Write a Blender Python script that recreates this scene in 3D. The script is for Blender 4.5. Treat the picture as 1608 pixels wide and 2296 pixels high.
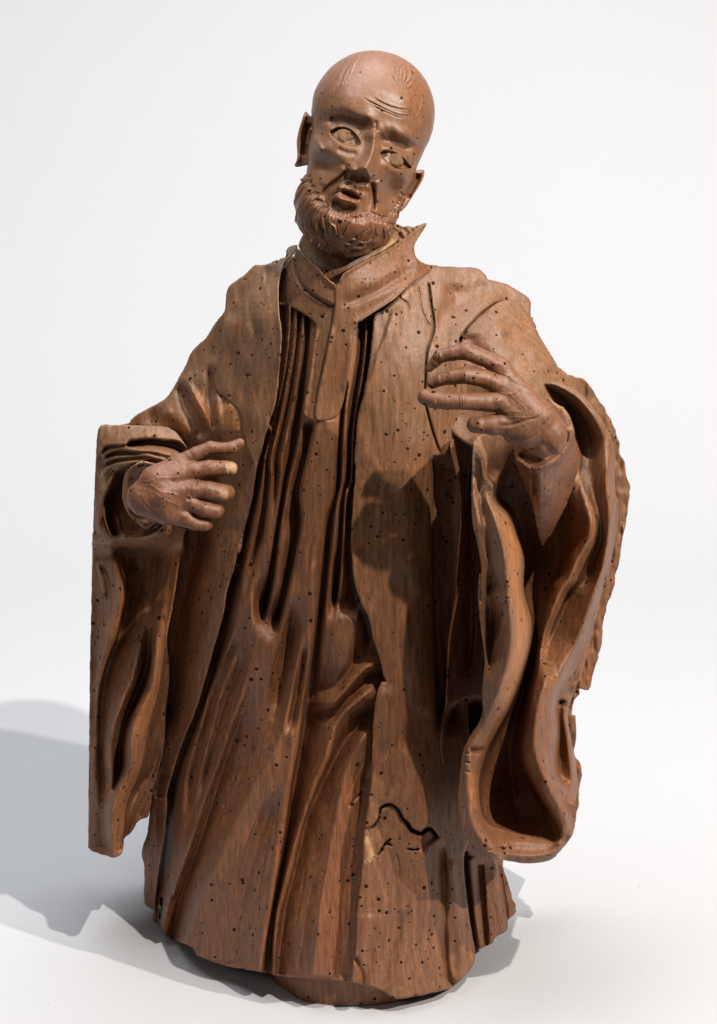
import bpy, math, random
import numpy as np

for o in list(bpy.data.objects):
    bpy.data.objects.remove(o, do_unlink=True)
scene = bpy.context.scene
COL = scene.collection

# ------------------------------------------------------------------ camera
PITCH = math.radians(20.0)
SC = 0.00045            # metres per drawing unit at the focus distance
LD = 3.4                # camera to statue, metres
CX, CY = 804.0, 1148.0  # drawing units: frame is 1608 x 2296
fwd = np.array([0.0, math.cos(PITCH), -math.sin(PITCH)])
upv = np.array([0.0, math.sin(PITCH), math.cos(PITCH)])
rgt = np.array([1.0, 0.0, 0.0])
CAM = -fwd * LD
_dir = fwd * LD + upv * (CY - 2258.0) * SC          # plinth's front edge touches the floor here
_t = (-385.0 * SC - CAM[1]) / _dir[1]
CAM = CAM - np.array([0, 0, (CAM + _t * _dir)[2]])

cam_d = bpy.data.cameras.new('camera')
cam = bpy.data.objects.new('camera', cam_d); COL.objects.link(cam)
cam.location = CAM.tolist()
cam.rotation_euler = (math.pi / 2 - PITCH, 0, 0)
cam_d.sensor_fit = 'VERTICAL'
cam_d.sensor_height = 24.0
cam_d.lens = 24.0 * LD / (2296.0 * SC)
cam_d.clip_end = 100
scene.camera = cam

# ------------------------------------------------------------------ light
w = bpy.data.worlds.new('World'); scene.world = w; w.use_nodes = True
w.node_tree.nodes['Background'].inputs[0].default_value = (0.93, 0.95, 1.0, 1)
w.node_tree.nodes['Background'].inputs[1].default_value = 0.05

def lamp(name, kind, energy, loc, target, color, **kw):
    d = bpy.data.lights.new(name, kind); d.energy = energy; d.color = color
    for k, v in kw.items(): setattr(d, k, v)
    o = bpy.data.objects.new(name, d); COL.objects.link(o)
    o.location = loc
    from mathutils import Vector
    o.rotation_euler = (Vector(target) - Vector(loc)).to_track_quat('-Z', 'Y').to_euler()
    return o
kt = (0.0, -0.05, 0.5)
def around(az, el, r):
    az, el = math.radians(az), math.radians(el)
    return (kt[0] + r * math.cos(el) * math.sin(az), kt[1] - r * math.cos(el) * math.cos(az), kt[2] + r * math.sin(el))
lamp('high_lamp', 'SPOT', 540, around(38, 57, 3.6), kt, (1.0, 0.945, 0.875), shadow_soft_size=0.03, spot_size=math.radians(75), spot_blend=0.6)
lamp('side_lamp', 'SPOT', 520, around(60, 34, 3.6), kt, (1.0, 0.94, 0.865), shadow_soft_size=0.03, spot_size=math.radians(75), spot_blend=0.6)
lamp('backdrop_softbox', 'AREA', 80, (-0.35, 0.35, 2.6), (-0.3, 0.3, 0.0), (0.92, 0.95, 1.0), shape='RECTANGLE', size=2.8, size_y=1.6)
lamp('fill_softbox', 'AREA', 7, (-1.9, -2.3, 1.9), (0, 0, 0.55), (1.0, 0.97, 0.94), shape='RECTANGLE', size=0.6, size_y=0.8)

scene.view_settings.view_transform = 'Standard'
scene.view_settings.look = 'None'
scene.view_settings.exposure = 0.0
scene.view_settings.gamma = 1.0
scene.render.engine = 'CYCLES'
scene.cycles.max_bounces = 6

# ------------------------------------------------------------------ mapping from drawing to place
def at_q(px, py, q):
    """Pixel ray met with the upright plane q drawing units in front of the statue's axis."""
    px, py, q = [np.asarray(a, float) for a in (px, py, q)]
    d = fwd * LD + np.multiply.outer((px - CX) * SC, rgt) + np.multiply.outer((CY - py) * SC, upv)
    t = (-q * SC - CAM[1]) / d[..., 1]
    return CAM + d * t[..., None]
def at_d(px, py, dd):
    px, py, dd = [np.asarray(a, float) for a in (px, py, dd)]
    d = fwd * LD + np.multiply.outer((px - CX) * SC, rgt) + np.multiply.outer((CY - py) * SC, upv)
    return CAM + d * ((LD - dd * SC) / LD)[..., None]
def q2d(px, py, q):
    return float((LD - np.dot(at_q(px, py, q) - CAM, fwd)) / SC)

# tracing frames: enlargements of parts of the photograph -> drawing units
def _tr(ox, oy, k):
    return lambda *pts: [(ox + k * p[0], oy + k * p[1]) + tuple(p[2:]) for p in pts]
P_ = _tr(0, 0, 1.0)
H = _tr(624.5, 91.8, 0.24)
C = _tr(459.2, 459.2, 0.514)
L = _tr(183.7, 642.9, 0.2856)
R = _tr(900.0, 716.3, 0.3427)
D = _tr(183.7, 1193.9, 0.3999)
U = _tr(900.0, 1285.7, 0.3427)
M = _tr(505.1, 1010.2, 0.3599)
B = _tr(275.5, 1744.9, 0.5997)

# ------------------------------------------------------------------ carving tools
def spline(pts, closed=False, step=7.0):
    p = np.array([q[:2] for q in pts], float)
    n = len(p)
    out = []
    rng_ = range(n if closed else n - 1)
    for i in rng_:
        if closed:
            p0, p1, p2, p3 = p[(i - 1) % n], p[i], p[(i + 1) % n], p[(i + 2) % n]
        else:
            p0, p1, p2, p3 = p[max(i - 1, 0)], p[i], p[i + 1], p[min(i + 2, n - 1)]
        ln = np.hypot(*(p2 - p1))
        if ln < 1e-6: continue
        k = max(1, int(round(ln / step)))
        a1 = (p2 - p0); a2 = (p3 - p1)
        l1 = np.hypot(*a1) + 1e-9; l2 = np.hypot(*a2) + 1e-9
        m1 = a1 / l1 * min(l1 * 0.5, ln); m2 = a2 / l2 * min(l2 * 0.5, ln)
        for j in range(k):
            t = j / k
            out.append((2*t**3 - 3*t*t + 1) * p1 + (t**3 - 2*t*t + t) * m1 + (-2*t**3 + 3*t*t) * p2 + (t**3 - t*t) * m2)
    if not closed: out.append(p[-1])
    return np.array(out)

def ragged(pts, amp, seed, step=6.0):
    r = np.random.RandomState(seed)
    s = spline(pts, True, step)
    n = len(s)
    nx = np.roll(s, -1, 0) - np.roll(s, 1, 0)
    nx = np.stack([nx[:, 1], -nx[:, 0]], 1); nx /= np.linalg.norm(nx, axis=1)[:, None] + 1e-9
    a = r.randn(n) * 0.6 + np.repeat(r.randn(n // 3 + 1), 3)[:n] * 0.8
    return s + nx * (a * amp)[:, None]

class Canvas:
    def __init__(s, x0, y0, x1, y1, h):
        s.x0, s.y0, s.h = x0, y0, h
        s.nx = int((x1 - x0) / h) + 1; s.ny = int((y1 - y0) / h) + 1
        s.X, s.Y = np.meshgrid(x0 + np.arange(s.nx) * h, y0 + np.arange(s.ny) * h)
        s.D = np.zeros((s.ny, s.nx))
    def win(s, xa, xb, ya, yb):
        i0 = max(0, int((xa - s.x0) / s.h)); i1 = min(s.nx, int((xb - s.x0) / s.h) + 2)
        j0 = max(0, int((ya - s.y0) / s.h)); j1 = min(s.ny, int((yb - s.y0) / s.h) + 2)
        return slice(j0, max(j0, j1)), slice(i0, max(i0, i1))
    def base(s, ctrl):
        c = np.array(ctrl, float); n = len(c)
        xs, ys = c[:, 0] / 500., c[:, 1] / 500.
        def phi(r2): return np.where(r2 > 1e-12, 0.5 * r2 * np.log(r2 + 1e-12), 0)
        K = phi((xs[:, None] - xs)**2 + (ys[:, None] - ys)**2) + np.eye(n) * 0.004
        Pm = np.stack([np.ones(n), xs, ys], 1)
        A = np.block([[K, Pm], [Pm.T, np.zeros((3, 3))]])
        wv = np.linalg.solve(A, np.concatenate([c[:, 2], np.zeros(3)]))
        st = 6
        gx = s.X[::st, ::st] / 500.; gy = s.Y[::st, ::st] / 500.
        z = wv[n] + wv[n+1] * gx + wv[n+2] * gy
        for i in range(n): z = z + wv[i] * phi((gx - xs[i])**2 + (gy - ys[i])**2)
        # bilinear upsample
        jj = np.minimum(np.arange(s.ny) / st, z.shape[0] - 1.001); ii = np.minimum(np.arange(s.nx) / st, z.shape[1] - 1.001)
        j0 = jj.astype(int); i0 = ii.astype(int); fj = (jj - j0)[:, None]; fi = (ii - i0)[None]
        z00 = z[j0][:, i0]; z01 = z[j0][:, i0 + 1]; z10 = z[j0 + 1][:, i0]; z11 = z[j0 + 1][:, i0 + 1]
        s.D = (z00 * (1 - fi) + z01 * fi) * (1 - fj) + (z10 * (1 - fi) + z11 * fi) * fj
        return s
    def dist(s, pts, reach):
        p = spline(pts, False, max(3 * s.h, 6))
        sl = s.win(p[:, 0].min() - reach, p[:, 0].max() + reach, p[:, 1].min() - reach, p[:, 1].max() + reach)
        X = s.X[sl]; Y = s.Y[sl]
        best = np.full(X.shape, 1e9); T = np.zeros(X.shape); sg = np.zeros(X.shape)
        seg = np.hypot(*(p[1:] - p[:-1]).T); cum = np.concatenate([[0], np.cumsum(seg)])
        wx0 = s.x0 + sl[1].start * s.h; wy0 = s.y0 + sl[0].start * s.h
        for i in range(len(p) - 1):
            a, b = p[i], p[i + 1]
            i0 = max(0, int((min(a[0], b[0]) - reach - wx0) / s.h)); i1 = int((max(a[0], b[0]) + reach - wx0) / s.h) + 2
            j0 = max(0, int((min(a[1], b[1]) - reach - wy0) / s.h)); j1 = int((max(a[1], b[1]) + reach - wy0) / s.h) + 2
            x = X[j0:j1, i0:i1]; y = Y[j0:j1, i0:i1]
            if x.size == 0: continue
            dx, dy = b - a
            t = np.clip(((x - a[0]) * dx + (y - a[1]) * dy) / (dx * dx + dy * dy + 1e-9), 0, 1)
            ex = x - a[0] - t * dx; ey = y - a[1] - t * dy
            d = np.hypot(ex, ey)
            bb = best[j0:j1, i0:i1]
            m = d < bb
            bb[m] = d[m]
            T[j0:j1, i0:i1][m] = ((cum[i] + t * seg[i]) / cum[-1])[m]
            sg[j0:j1, i0:i1][m] = np.where(-(dx * ey - dy * ex) >= 0, 1.0, -1.0)[m]
        return sl, best, sg, T
    def stroke(s, pts, h, wl, wr=None, tp=(0.18, 0.18), kind='g', stri=None):
        """Raise (h>0) or cut (h<0) along a line; wl / wr are widths left and right of a downward line."""
        wr = wl if wr is None else wr
        h0, h1 = (h, h) if np.isscalar(h) else h
        reach = 2.6 * max(wl, wr)
        sl, d, sg, T = s.dist(pts, reach)
        wd = np.where(sg > 0, wr, wl)
        k = d / wd
        if kind == 'g': f = np.exp(-k * k)
        elif kind == 'n': f = np.exp(-k ** 1.5)
        elif kind == 'v': f = np.clip(1 - k * 0.75, 0, 1) ** 1.4
        elif kind == 'f': f = 1 / (1 + k ** 4) * (k < 2.55)
        else: f = np.exp(-np.abs(k))
        if stri:
            per, amp, ph = stri
            f = f * (1 + amp * np.cos(2 * np.pi * (d * sg / per) + ph))
        def ss(a): a = np.clip(a, 0, 1); return a * a * (3 - 2 * a)
        tap = np.ones_like(T)
        if tp[0] > 0: tap = tap * ss(T / tp[0])
        if tp[1] > 0: tap = tap * ss((1 - T) / tp[1])
        s.D[sl] += f * tap * (h0 + (h1 - h0) * T)
        return s
    def loft(s, curves, blur=(1, 3), mode='add', ease=0.0):
        """Folds drawn as a family of crest and valley lines running down the cloth; between neighbouring lines the surface is a plane."""
        cs = []
        for c in curves:
            pts, h, tp = (c + (None, (0, 0)))[:3] if len(c) < 3 else c
            sp = spline(pts, False, 8); o = np.argsort(sp[:, 1], kind='stable'); sp = sp[o]
            if h is None:
                py = np.array([q[1] for q in pts]); pq = np.array([q[2] for q in pts]); oo = np.argsort(py)
                hv = np.interp(sp[:, 1], py[oo], pq[oo])
            else:
                h0, h1 = (h, h) if np.isscalar(h) else h
                hv = np.linspace(h0, h1, len(sp))
            cs.append((sp[:, 1], sp[:, 0], hv, tp))
        ya = min(c[0][0] for c in cs); yb = max(c[0][-1] for c in cs)
        out = np.zeros_like(s.D); cov = np.zeros(s.ny, bool)
        xs_row = s.x0 + np.arange(s.nx) * s.h
        for j in range(s.ny):
            y = s.y0 + j * s.h
            if y < ya or y > yb: continue
            xs, hs, ta = [], [], []
            for yy, xx, hv, tp in cs:
                if y < yy[0] or y > yy[-1]: continue
                t = (y - yy[0]) / (yy[-1] - yy[0] + 1e-9); w_ = 1.0
                if tp[0] > 0: w_ = min(w_, t / tp[0])
                if tp[1] > 0: w_ = min(w_, (1 - t) / tp[1])
                w_ = max(0.0, min(1.0, w_)); w_ = w_ * w_ * (3 - 2 * w_)
                xs.append(np.interp(y, yy, xx)); hs.append(np.interp(y, yy, hv)); ta.append(w_)
            if not xs: continue
            xs, hs, ta = np.array(xs), np.array(hs), np.array(ta)
            o = np.argsort(xs); xs, hs, ta = xs[o], hs[o], ta[o]
            xs = np.maximum.accumulate(xs + np.arange(len(xs)) * 1e-3)
            full = ta > 0.999
            if (~full).any():
                sx, sh = list(xs[full]), list(hs[full])
                for i in sorted(np.where(~full)[0], key=lambda i: -ta[i]):
                    bg = np.interp(xs[i], sx, sh) if sx else 0.0
                    hs[i] = hs[i] * ta[i] + bg * (1 - ta[i])
                    k_ = int(np.searchsorted(sx, xs[i])); sx.insert(k_, xs[i]); sh.insert(k_, hs[i])
            out[j] = np.interp(xs_row, xs, hs); cov[j] = True
        def box(a, n, ax):
            if n < 1: return a
            k = 2 * n + 1
            pad = [(0, 0), (0, 0)]; pad[ax] = (n + 1, n)
            c = np.cumsum(np.pad(a, pad, mode='edge'), axis=ax)
            return (np.take(c, range(k, c.shape[ax]), ax) - np.take(c, range(0, c.shape[ax] - k), ax)) / k
        jj = np.where(cov)[0]; a, b = jj[0], jj[-1] + 1
        z = box(box(out[a:b], blur[0], 1), blur[1], 0)
        if mode == 'add': s.D[a:b] += z
        else:
            n = b - a; e = max(1, int(ease / s.h))
            wv = np.ones(n)
            if ease > 0: wv = np.clip(np.arange(n) / e, 0, 1); wv = wv * wv * (3 - 2 * wv)
            s.D[a:b] = s.D[a:b] * (1 - wv[:, None]) + z * wv[:, None]
        return s
    def paint(s, what, pts, amt, w_, tp=(.1, .1)):
        if not hasattr(s, what): setattr(s, what, np.zeros_like(s.D))
        A = getattr(s, what)
        sl, d, sg, T = s.dist(pts, 2.5 * w_)
        t = np.ones_like(T)
        if tp[0]: t = t * np.clip(T / tp[0], 0, 1)
        if tp[1]: t = t * np.clip((1 - T) / tp[1], 0, 1)
        A[sl] = np.maximum(A[sl], amt * t * np.exp(-(d / w_) ** 4))
        return s
    def lock(s, pts, h, w, per=3.6, amp=0.16, ph=0.0, tp=(.12, .2)):
        sl, d, sg, T = s.dist(pts, w * 1.15)
        def ss(a): a = np.clip(a, 0, 1); return a * a * (3 - 2 * a)
        env = (0.08 + 0.92 * ss(T / tp[0])) * (0.15 + 0.85 * ss((1 - T) / tp[1]))
        k = d / (w * (0.35 + 0.65 * env))
        f = np.sqrt(np.clip(1 - k * k, 0, 1)) * (1 - amp + amp * np.cos(2 * np.pi * d * sg / per + ph))
        s.D[sl] = np.maximum(s.D[sl], f * h * (0.4 + 0.6 * env))
        return s
    def blob(s, c, rx, ry, h, ang=0):
        cx, cy = c[0][:2] if isinstance(c, list) else c[:2]
        r = 2.4 * max(rx, ry)
        sl = s.win(cx - r, cx + r, cy - r, cy + r)
        a = math.radians(ang); x = s.X[sl] - cx; y = s.Y[sl] - cy
        u = (x * math.cos(a) + y * math.sin(a)) / rx; v = (-x * math.sin(a) + y * math.cos(a)) / ry
        s.D[sl] += h * np.exp(-(u * u + v * v))
        return s
    def sdf(s, poly, R_=40.0):
        p = np.asarray(poly, float); q = np.roll(p, -1, 0)
        cnt = np.zeros((s.ny, s.nx + 1), int)
        for a, b in zip(p, q):
            if a[1] == b[1]: continue
            lo, hi = (a, b) if a[1] < b[1] else (b, a)
            j0 = int(math.ceil((lo[1] - s.y0) / s.h)); j1 = int(math.ceil((hi[1] - s.y0) / s.h))
            j0 = max(j0, 0); j1 = min(j1, s.ny)
            if j1 <= j0: continue
            j = np.arange(j0, j1); yy = s.y0 + j * s.h
            xc = lo[0] + (hi[0] - lo[0]) * (yy - lo[1]) / (hi[1] - lo[1])
            ci = np.clip(np.ceil((xc - s.x0) / s.h).astype(int), 0, s.nx)
            np.add.at(cnt, (j, ci), 1)
        ins = (np.cumsum(cnt, 1)[:, :-1] % 2) == 1
        best = np.full((s.ny, s.nx), R_)
        GX = np.zeros_like(best); GY = np.zeros_like(best)
        for a, b in zip(p, q):
            sl = s.win(min(a[0], b[0]) - R_, max(a[0], b[0]) + R_, min(a[1], b[1]) - R_, max(a[1], b[1]) + R_)
            x = s.X[sl]; y = s.Y[sl]
            if x.size == 0: continue
            dx, dy = b - a
            t = np.clip(((x - a[0]) * dx + (y - a[1]) * dy) / (dx * dx + dy * dy + 1e-9), 0, 1)
            ex = a[0] + t * dx - x; ey = a[1] + t * dy - y
            d = np.hypot(ex, ey)
            m = d < best[sl]
            best[sl][m] = d[m]; GX[sl][m] = ex[m]; GY[sl][m] = ey[m]
        return np.where(ins, best, -best), GX, GY
    def plate(s, poly, h, e=3.0, R_=None):
        f, _, _ = s.sdf(spline(poly, True), R_ or max(40., 2 * e))
        a = np.clip((f + e) / (2 * e), 0, 1)
        s.D += h * a * a * (3 - 2 * a)
        return s
    def sample(s, x, y, A=None):
        A = s.D if A is None else A
        i = np.clip((x - s.x0) / s.h, 0, s.nx - 1.001); j = np.clip((y - s.y0) / s.h, 0, s.ny - 1.001)
        i0 = i.astype(int); j0 = j.astype(int); fi = i - i0; fj = j - j0
        return (A[j0, i0] * (1 - fi) + A[j0, i0 + 1] * fi) * (1 - fj) + (A[j0 + 1, i0] * (1 - fi) + A[j0 + 1, i0 + 1] * fi) * fj
    def rough(s, amp, cell, seed, ay=1.0):
        r = np.random.RandomState(seed)
        gx = int((s.nx * s.h) / cell) + 4; gy = int((s.ny * s.h) / (cell * ay)) + 4
        g = r.randn(gy, gx)
        u = (s.X - s.x0) / cell; v = (s.Y - s.y0) / (cell * ay)
        i = u.astype(int); j = v.astype(int); fu = u - i; fv = v - j
        fu = fu * fu * (3 - 2 * fu); fv = fv * fv * (3 - 2 * fv)
        s.D += amp * ((g[j, i] * (1 - fu) + g[j, i+1] * fu) * (1 - fv) + (g[j+1, i] * (1 - fu) + g[j+1, i+1] * fu) * fv)
        return s

def link_mesh(name, V, F, mat, parent=None, smooth=True, attrs=None):
    me = bpy.data.meshes.new(name)
    V = np.asarray(V, np.float32); F = np.asarray(F, np.int32)
    me.vertices.add(len(V)); me.vertices.foreach_set('co', V.ravel())
    me.loops.add(F.size); me.loops.foreach_set('vertex_index', F.ravel())
    me.polygons.add(len(F))
    me.polygons.foreach_set('loop_start', np.arange(len(F), dtype=np.int32) * F.shape[1])
    if smooth: me.polygons.foreach_set('use_smooth', np.ones(len(F), bool))
    me.update(calc_edges=True); me.validate()
    for k_, a_ in (attrs or {}).items():
        at = me.attributes.new(k_, 'FLOAT', 'POINT'); at.data.foreach_set('value', np.asarray(a_, np.float32))
    me.materials.append(mat)
    o = bpy.data.objects.new(name, me); COL.objects.link(o)
    if parent: o.parent = parent
    return o

def relief(name, cv, poly, thick, mat, parent, edge=4.0, back=None, mode='q', d0=0.0, raw=False):
    """Carved solid: front face is the canvas depth inside the outline, sides go back `thick` units."""
    pl = np.asarray(poly) if raw else spline(poly, True)
    h = cv.h
    f, GX, GY = cv.sdf(pl, 30.0)
    X = cv.X.copy(); Y = cv.Y.copy()
    keepv = f > -0.75 * h
    cell = keepv[:-1, :-1] & keepv[1:, :-1] & keepv[:-1, 1:] & keepv[1:, 1:]
    inner = (f > 0)
    cell &= (inner[:-1, :-1] | inner[1:, :-1] | inner[:-1, 1:] | inner[1:, 1:])
    snap = keepv & (f < 0.3 * h)
    X[snap] += GX[snap]; Y[snap] += GY[snap]
    f2 = np.where(snap, 0.0, f)
    Q = cv.D.copy()
    Q[snap] = cv.sample(X[snap], Y[snap])
    if edge > 0:
        e = np.clip(edge - f2, 0, edge)
        Q = Q - (edge - np.sqrt(np.maximum(edge * edge - e * e, 0)))
    used = np.zeros(f.shape, bool)
    used[:-1, :-1] |= cell; used[1:, :-1] |= cell; used[:-1, 1:] |= cell; used[1:, 1:] |= cell
    idx = -np.ones(f.shape, int); n = used.sum(); idx[used] = np.arange(n)
    a = idx[:-1, :-1][cell]; b = idx[:-1, 1:][cell]; c = idx[1:, 1:][cell]; d = idx[1:, :-1][cell]
    F = np.stack([a, d, c, b], 1)
    px, py, qq = X[used], Y[used], Q[used]
    # boundary edges
    ed = np.concatenate([F[:, [0, 1]], F[:, [1, 2]], F[:, [2, 3]], F[:, [3, 0]]])
    key = np.minimum(ed[:, 0], ed[:, 1]) * n + np.maximum(ed[:, 0], ed[:, 1])
    uq, first, cntk = np.unique(key, return_index=True, return_counts=True)
    be = ed[first[cntk == 1]]
    bv = np.unique(be)
    mp = -np.ones(n, int); mp[bv] = np.arange(len(bv)) + n
    qb = (qq[bv] - thick) if back is None else np.minimum(qq[bv] - 2, back)
    V = np.concatenate([np.stack([px, py, qq], 1), np.stack([px[bv], py[bv], np.broadcast_to(qb, bv.shape)], 1)])
    SF = np.stack([be[:, 1], be[:, 0], mp[be[:, 0]], mp[be[:, 1]]], 1)
    F = np.concatenate([F, SF])
    W = at_q(V[:, 0], V[:, 1], V[:, 2]) if mode == 'q' else at_d(V[:, 0], V[:, 1], V[:, 2] + d0)
    at = {}
    for k_ in ('char', 'raw', 'warm'):
        if hasattr(cv, k_):
            v_ = cv.sample(V[:, 0], V[:, 1], getattr(cv, k_)); at[k_] = v_
    return link_mesh(name, W, F, mat, parent, attrs=at)

# ---- solid modelling by distance fields (head, hands)
def surface_nets(Fd, org, h):
    s = Fd < 0
    n0, n1, n2 = Fd.shape
    cnt = np.zeros((n0-1, n1-1, n2-1), np.uint8)
    for i in (0, 1):
        for j in (0, 1):
            for k in (0, 1):
                cnt += s[i:n0-1+i, j:n1-1+j, k:n2-1+k]
    mix = (cnt > 0) & (cnt < 8)
    ci = np.argwhere(mix)
    vid = -np.ones(mix.shape, np.int32); vid[mix] = np.arange(len(ci))
    cor = [(i, j, k) for i in (0, 1) for j in (0, 1) for k in (0, 1)]
    val = np.stack([Fd[ci[:, 0]+c[0], ci[:, 1]+c[1], ci[:, 2]+c[2]] for c in cor], 1)
    acc = np.zeros((len(ci), 3)); num = np.zeros(len(ci))
    for a in range(8):
        for b in range(a + 1, 8):
            df = [abs(cor[a][i] - cor[b][i]) for i in range(3)]
            if sum(df) != 1: continue
            va, vb = val[:, a], val[:, b]
            m = (va < 0) != (vb < 0)
            t = np.where(m, va / np.where(m, va - vb, 1), 0)
            pos = np.array(cor[a]) + t[:, None] * (np.array(cor[b]) - np.array(cor[a]))
            acc += pos * m[:, None]; num += m
    V = (ci + acc / num[:, None]) * h + org
    Fs = []
    for ax in range(3):
        sl = [slice(1, -1)] * 3; sl2 = [slice(1, -1)] * 3
        sl[ax] = slice(0, -1); sl2[ax] = slice(1, None)
        e = s[tuple(sl)] != s[tuple(sl2)]
        p = np.argwhere(e)
        off = np.ones(3, int); off[ax] = 0
        p = p + off
        sgn = s[p[:, 0], p[:, 1], p[:, 2]]
        u, v = (ax + 1) % 3, (ax + 2) % 3
        du = np.zeros(3, int); du[u] = 1; dv = np.zeros(3, int); dv[v] = 1
        q = [vid[tuple((p - x).T)] for x in (du + dv, dv, np.zeros(3, int), du)]
        f = np.stack(q, 1)
        f = np.where(sgn[:, None], f, f[:, ::-1])
        Fs.append(f)
    return V, np.concatenate(Fs)
def grid3(lo, hi, h):
    ax = [np.arange(lo[i], hi[i] + h, h, dtype=np.float32) for i in range(3)]
    return np.meshgrid(*ax, indexing='ij')
def smin(a, b, k):
    e = np.maximum(k - np.abs(a - b), 0) / k
    return np.minimum(a, b) - e * e * k * 0.25
def cone(G, a, b, ra, rb):
    a = np.array(a, np.float32); b = np.array(b, np.float32); ba = b - a
    x, y, z = G[0] - a[0], G[1] - a[1], G[2] - a[2]
    t = np.clip((x * ba[0] + y * ba[1] + z * ba[2]) / np.dot(ba, ba), 0, 1)
    return np.sqrt((x - t*ba[0])**2 + (y - t*ba[1])**2 + (z - t*ba[2])**2) - (ra + (rb - ra) * t)
def ellip(G, c, r, roll=0.0):
    a = math.radians(roll); ca, sa = math.cos(a), math.sin(a)
    x, y, z = G[0] - c[0], G[1] - c[1], G[2] - c[2]
    u, v = (x * ca + y * sa), (-x * sa + y * ca)
    k0 = np.sqrt((u / r[0])**2 + (v / r[1])**2 + (z / r[2])**2)
    k1 = np.sqrt((u / r[0]**2)**2 + (v / r[1]**2)**2 + (z / r[2]**2)**2)
    return k0 * (k0 - 1) / np.maximum(k1, 1e-6)
def vnormals(V, F):
    n = np.zeros_like(V)
    fn = np.cross(V[F[:, 2]] - V[F[:, 0]], V[F[:, 3]] - V[F[:, 1]])
    for k in range(4): np.add.at(n, F[:, k], fn)
    return n / (np.linalg.norm(n, axis=1)[:, None] + 1e-9)

# ------------------------------------------------------------------ materials
class NT:
    def __init__(s, name):
        s.m = bpy.data.materials.new(name); s.m.use_nodes = True
        s.t = s.m.node_tree; s.n = s.t.nodes; s.b = s.n['Principled BSDF']
    def new(s, t, **kw):
        n = s.n.new(t)
        for k, v in kw.items(): setattr(n, k, v)
        return n
    def l(s, a, b): s.t.links.new(a, b)
    def math(s, op, a, b=None, c=None):
        n = s.new('ShaderNodeMath', operation=op)
        for i, v in enumerate((a, b, c)):
            if v is None: continue
            if hasattr(v, 'is_linked'): s.l(v, n.inputs[i])
            else: n.inputs[i].default_value = v
        return n.outputs[0]
    def mix(s, f, a, b):
        n = s.new('ShaderNodeMix', data_type='RGBA')
        for v, i in ((f, 0), (a, 6), (b, 7)):
            if hasattr(v, 'is_linked'): s.l(v, n.inputs[i])
            else: n.inputs[i].default_value = v if i == 0 else (*v, 1)
        return n.outputs[2]
    def ramp(s, f, a, b):
        n = s.new('ShaderNodeMapRange'); n.interpolation_type = 'SMOOTHSTEP'
        s.l(f, n.inputs[0]); n.inputs[1].default_value = a; n.inputs[2].default_value = b
        return n.outputs[0]
    def noise(s, co, scale, detail=4, rough=0.55, vec=None):
        if vec is not None:
            mp = s.new('ShaderNodeMapping'); mp.inputs['Scale'].default_value = vec; s.l(co, mp.inputs[0]); co = mp.outputs[0]
        n = s.new('ShaderNodeTexNoise'); n.inputs['Scale'].default_value = scale
        n.inputs['Detail'].default_value = detail; n.inputs['Roughness'].default_value = rough
        s.l(co, n.inputs['Vector']); return n.outputs['Fac']

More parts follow.
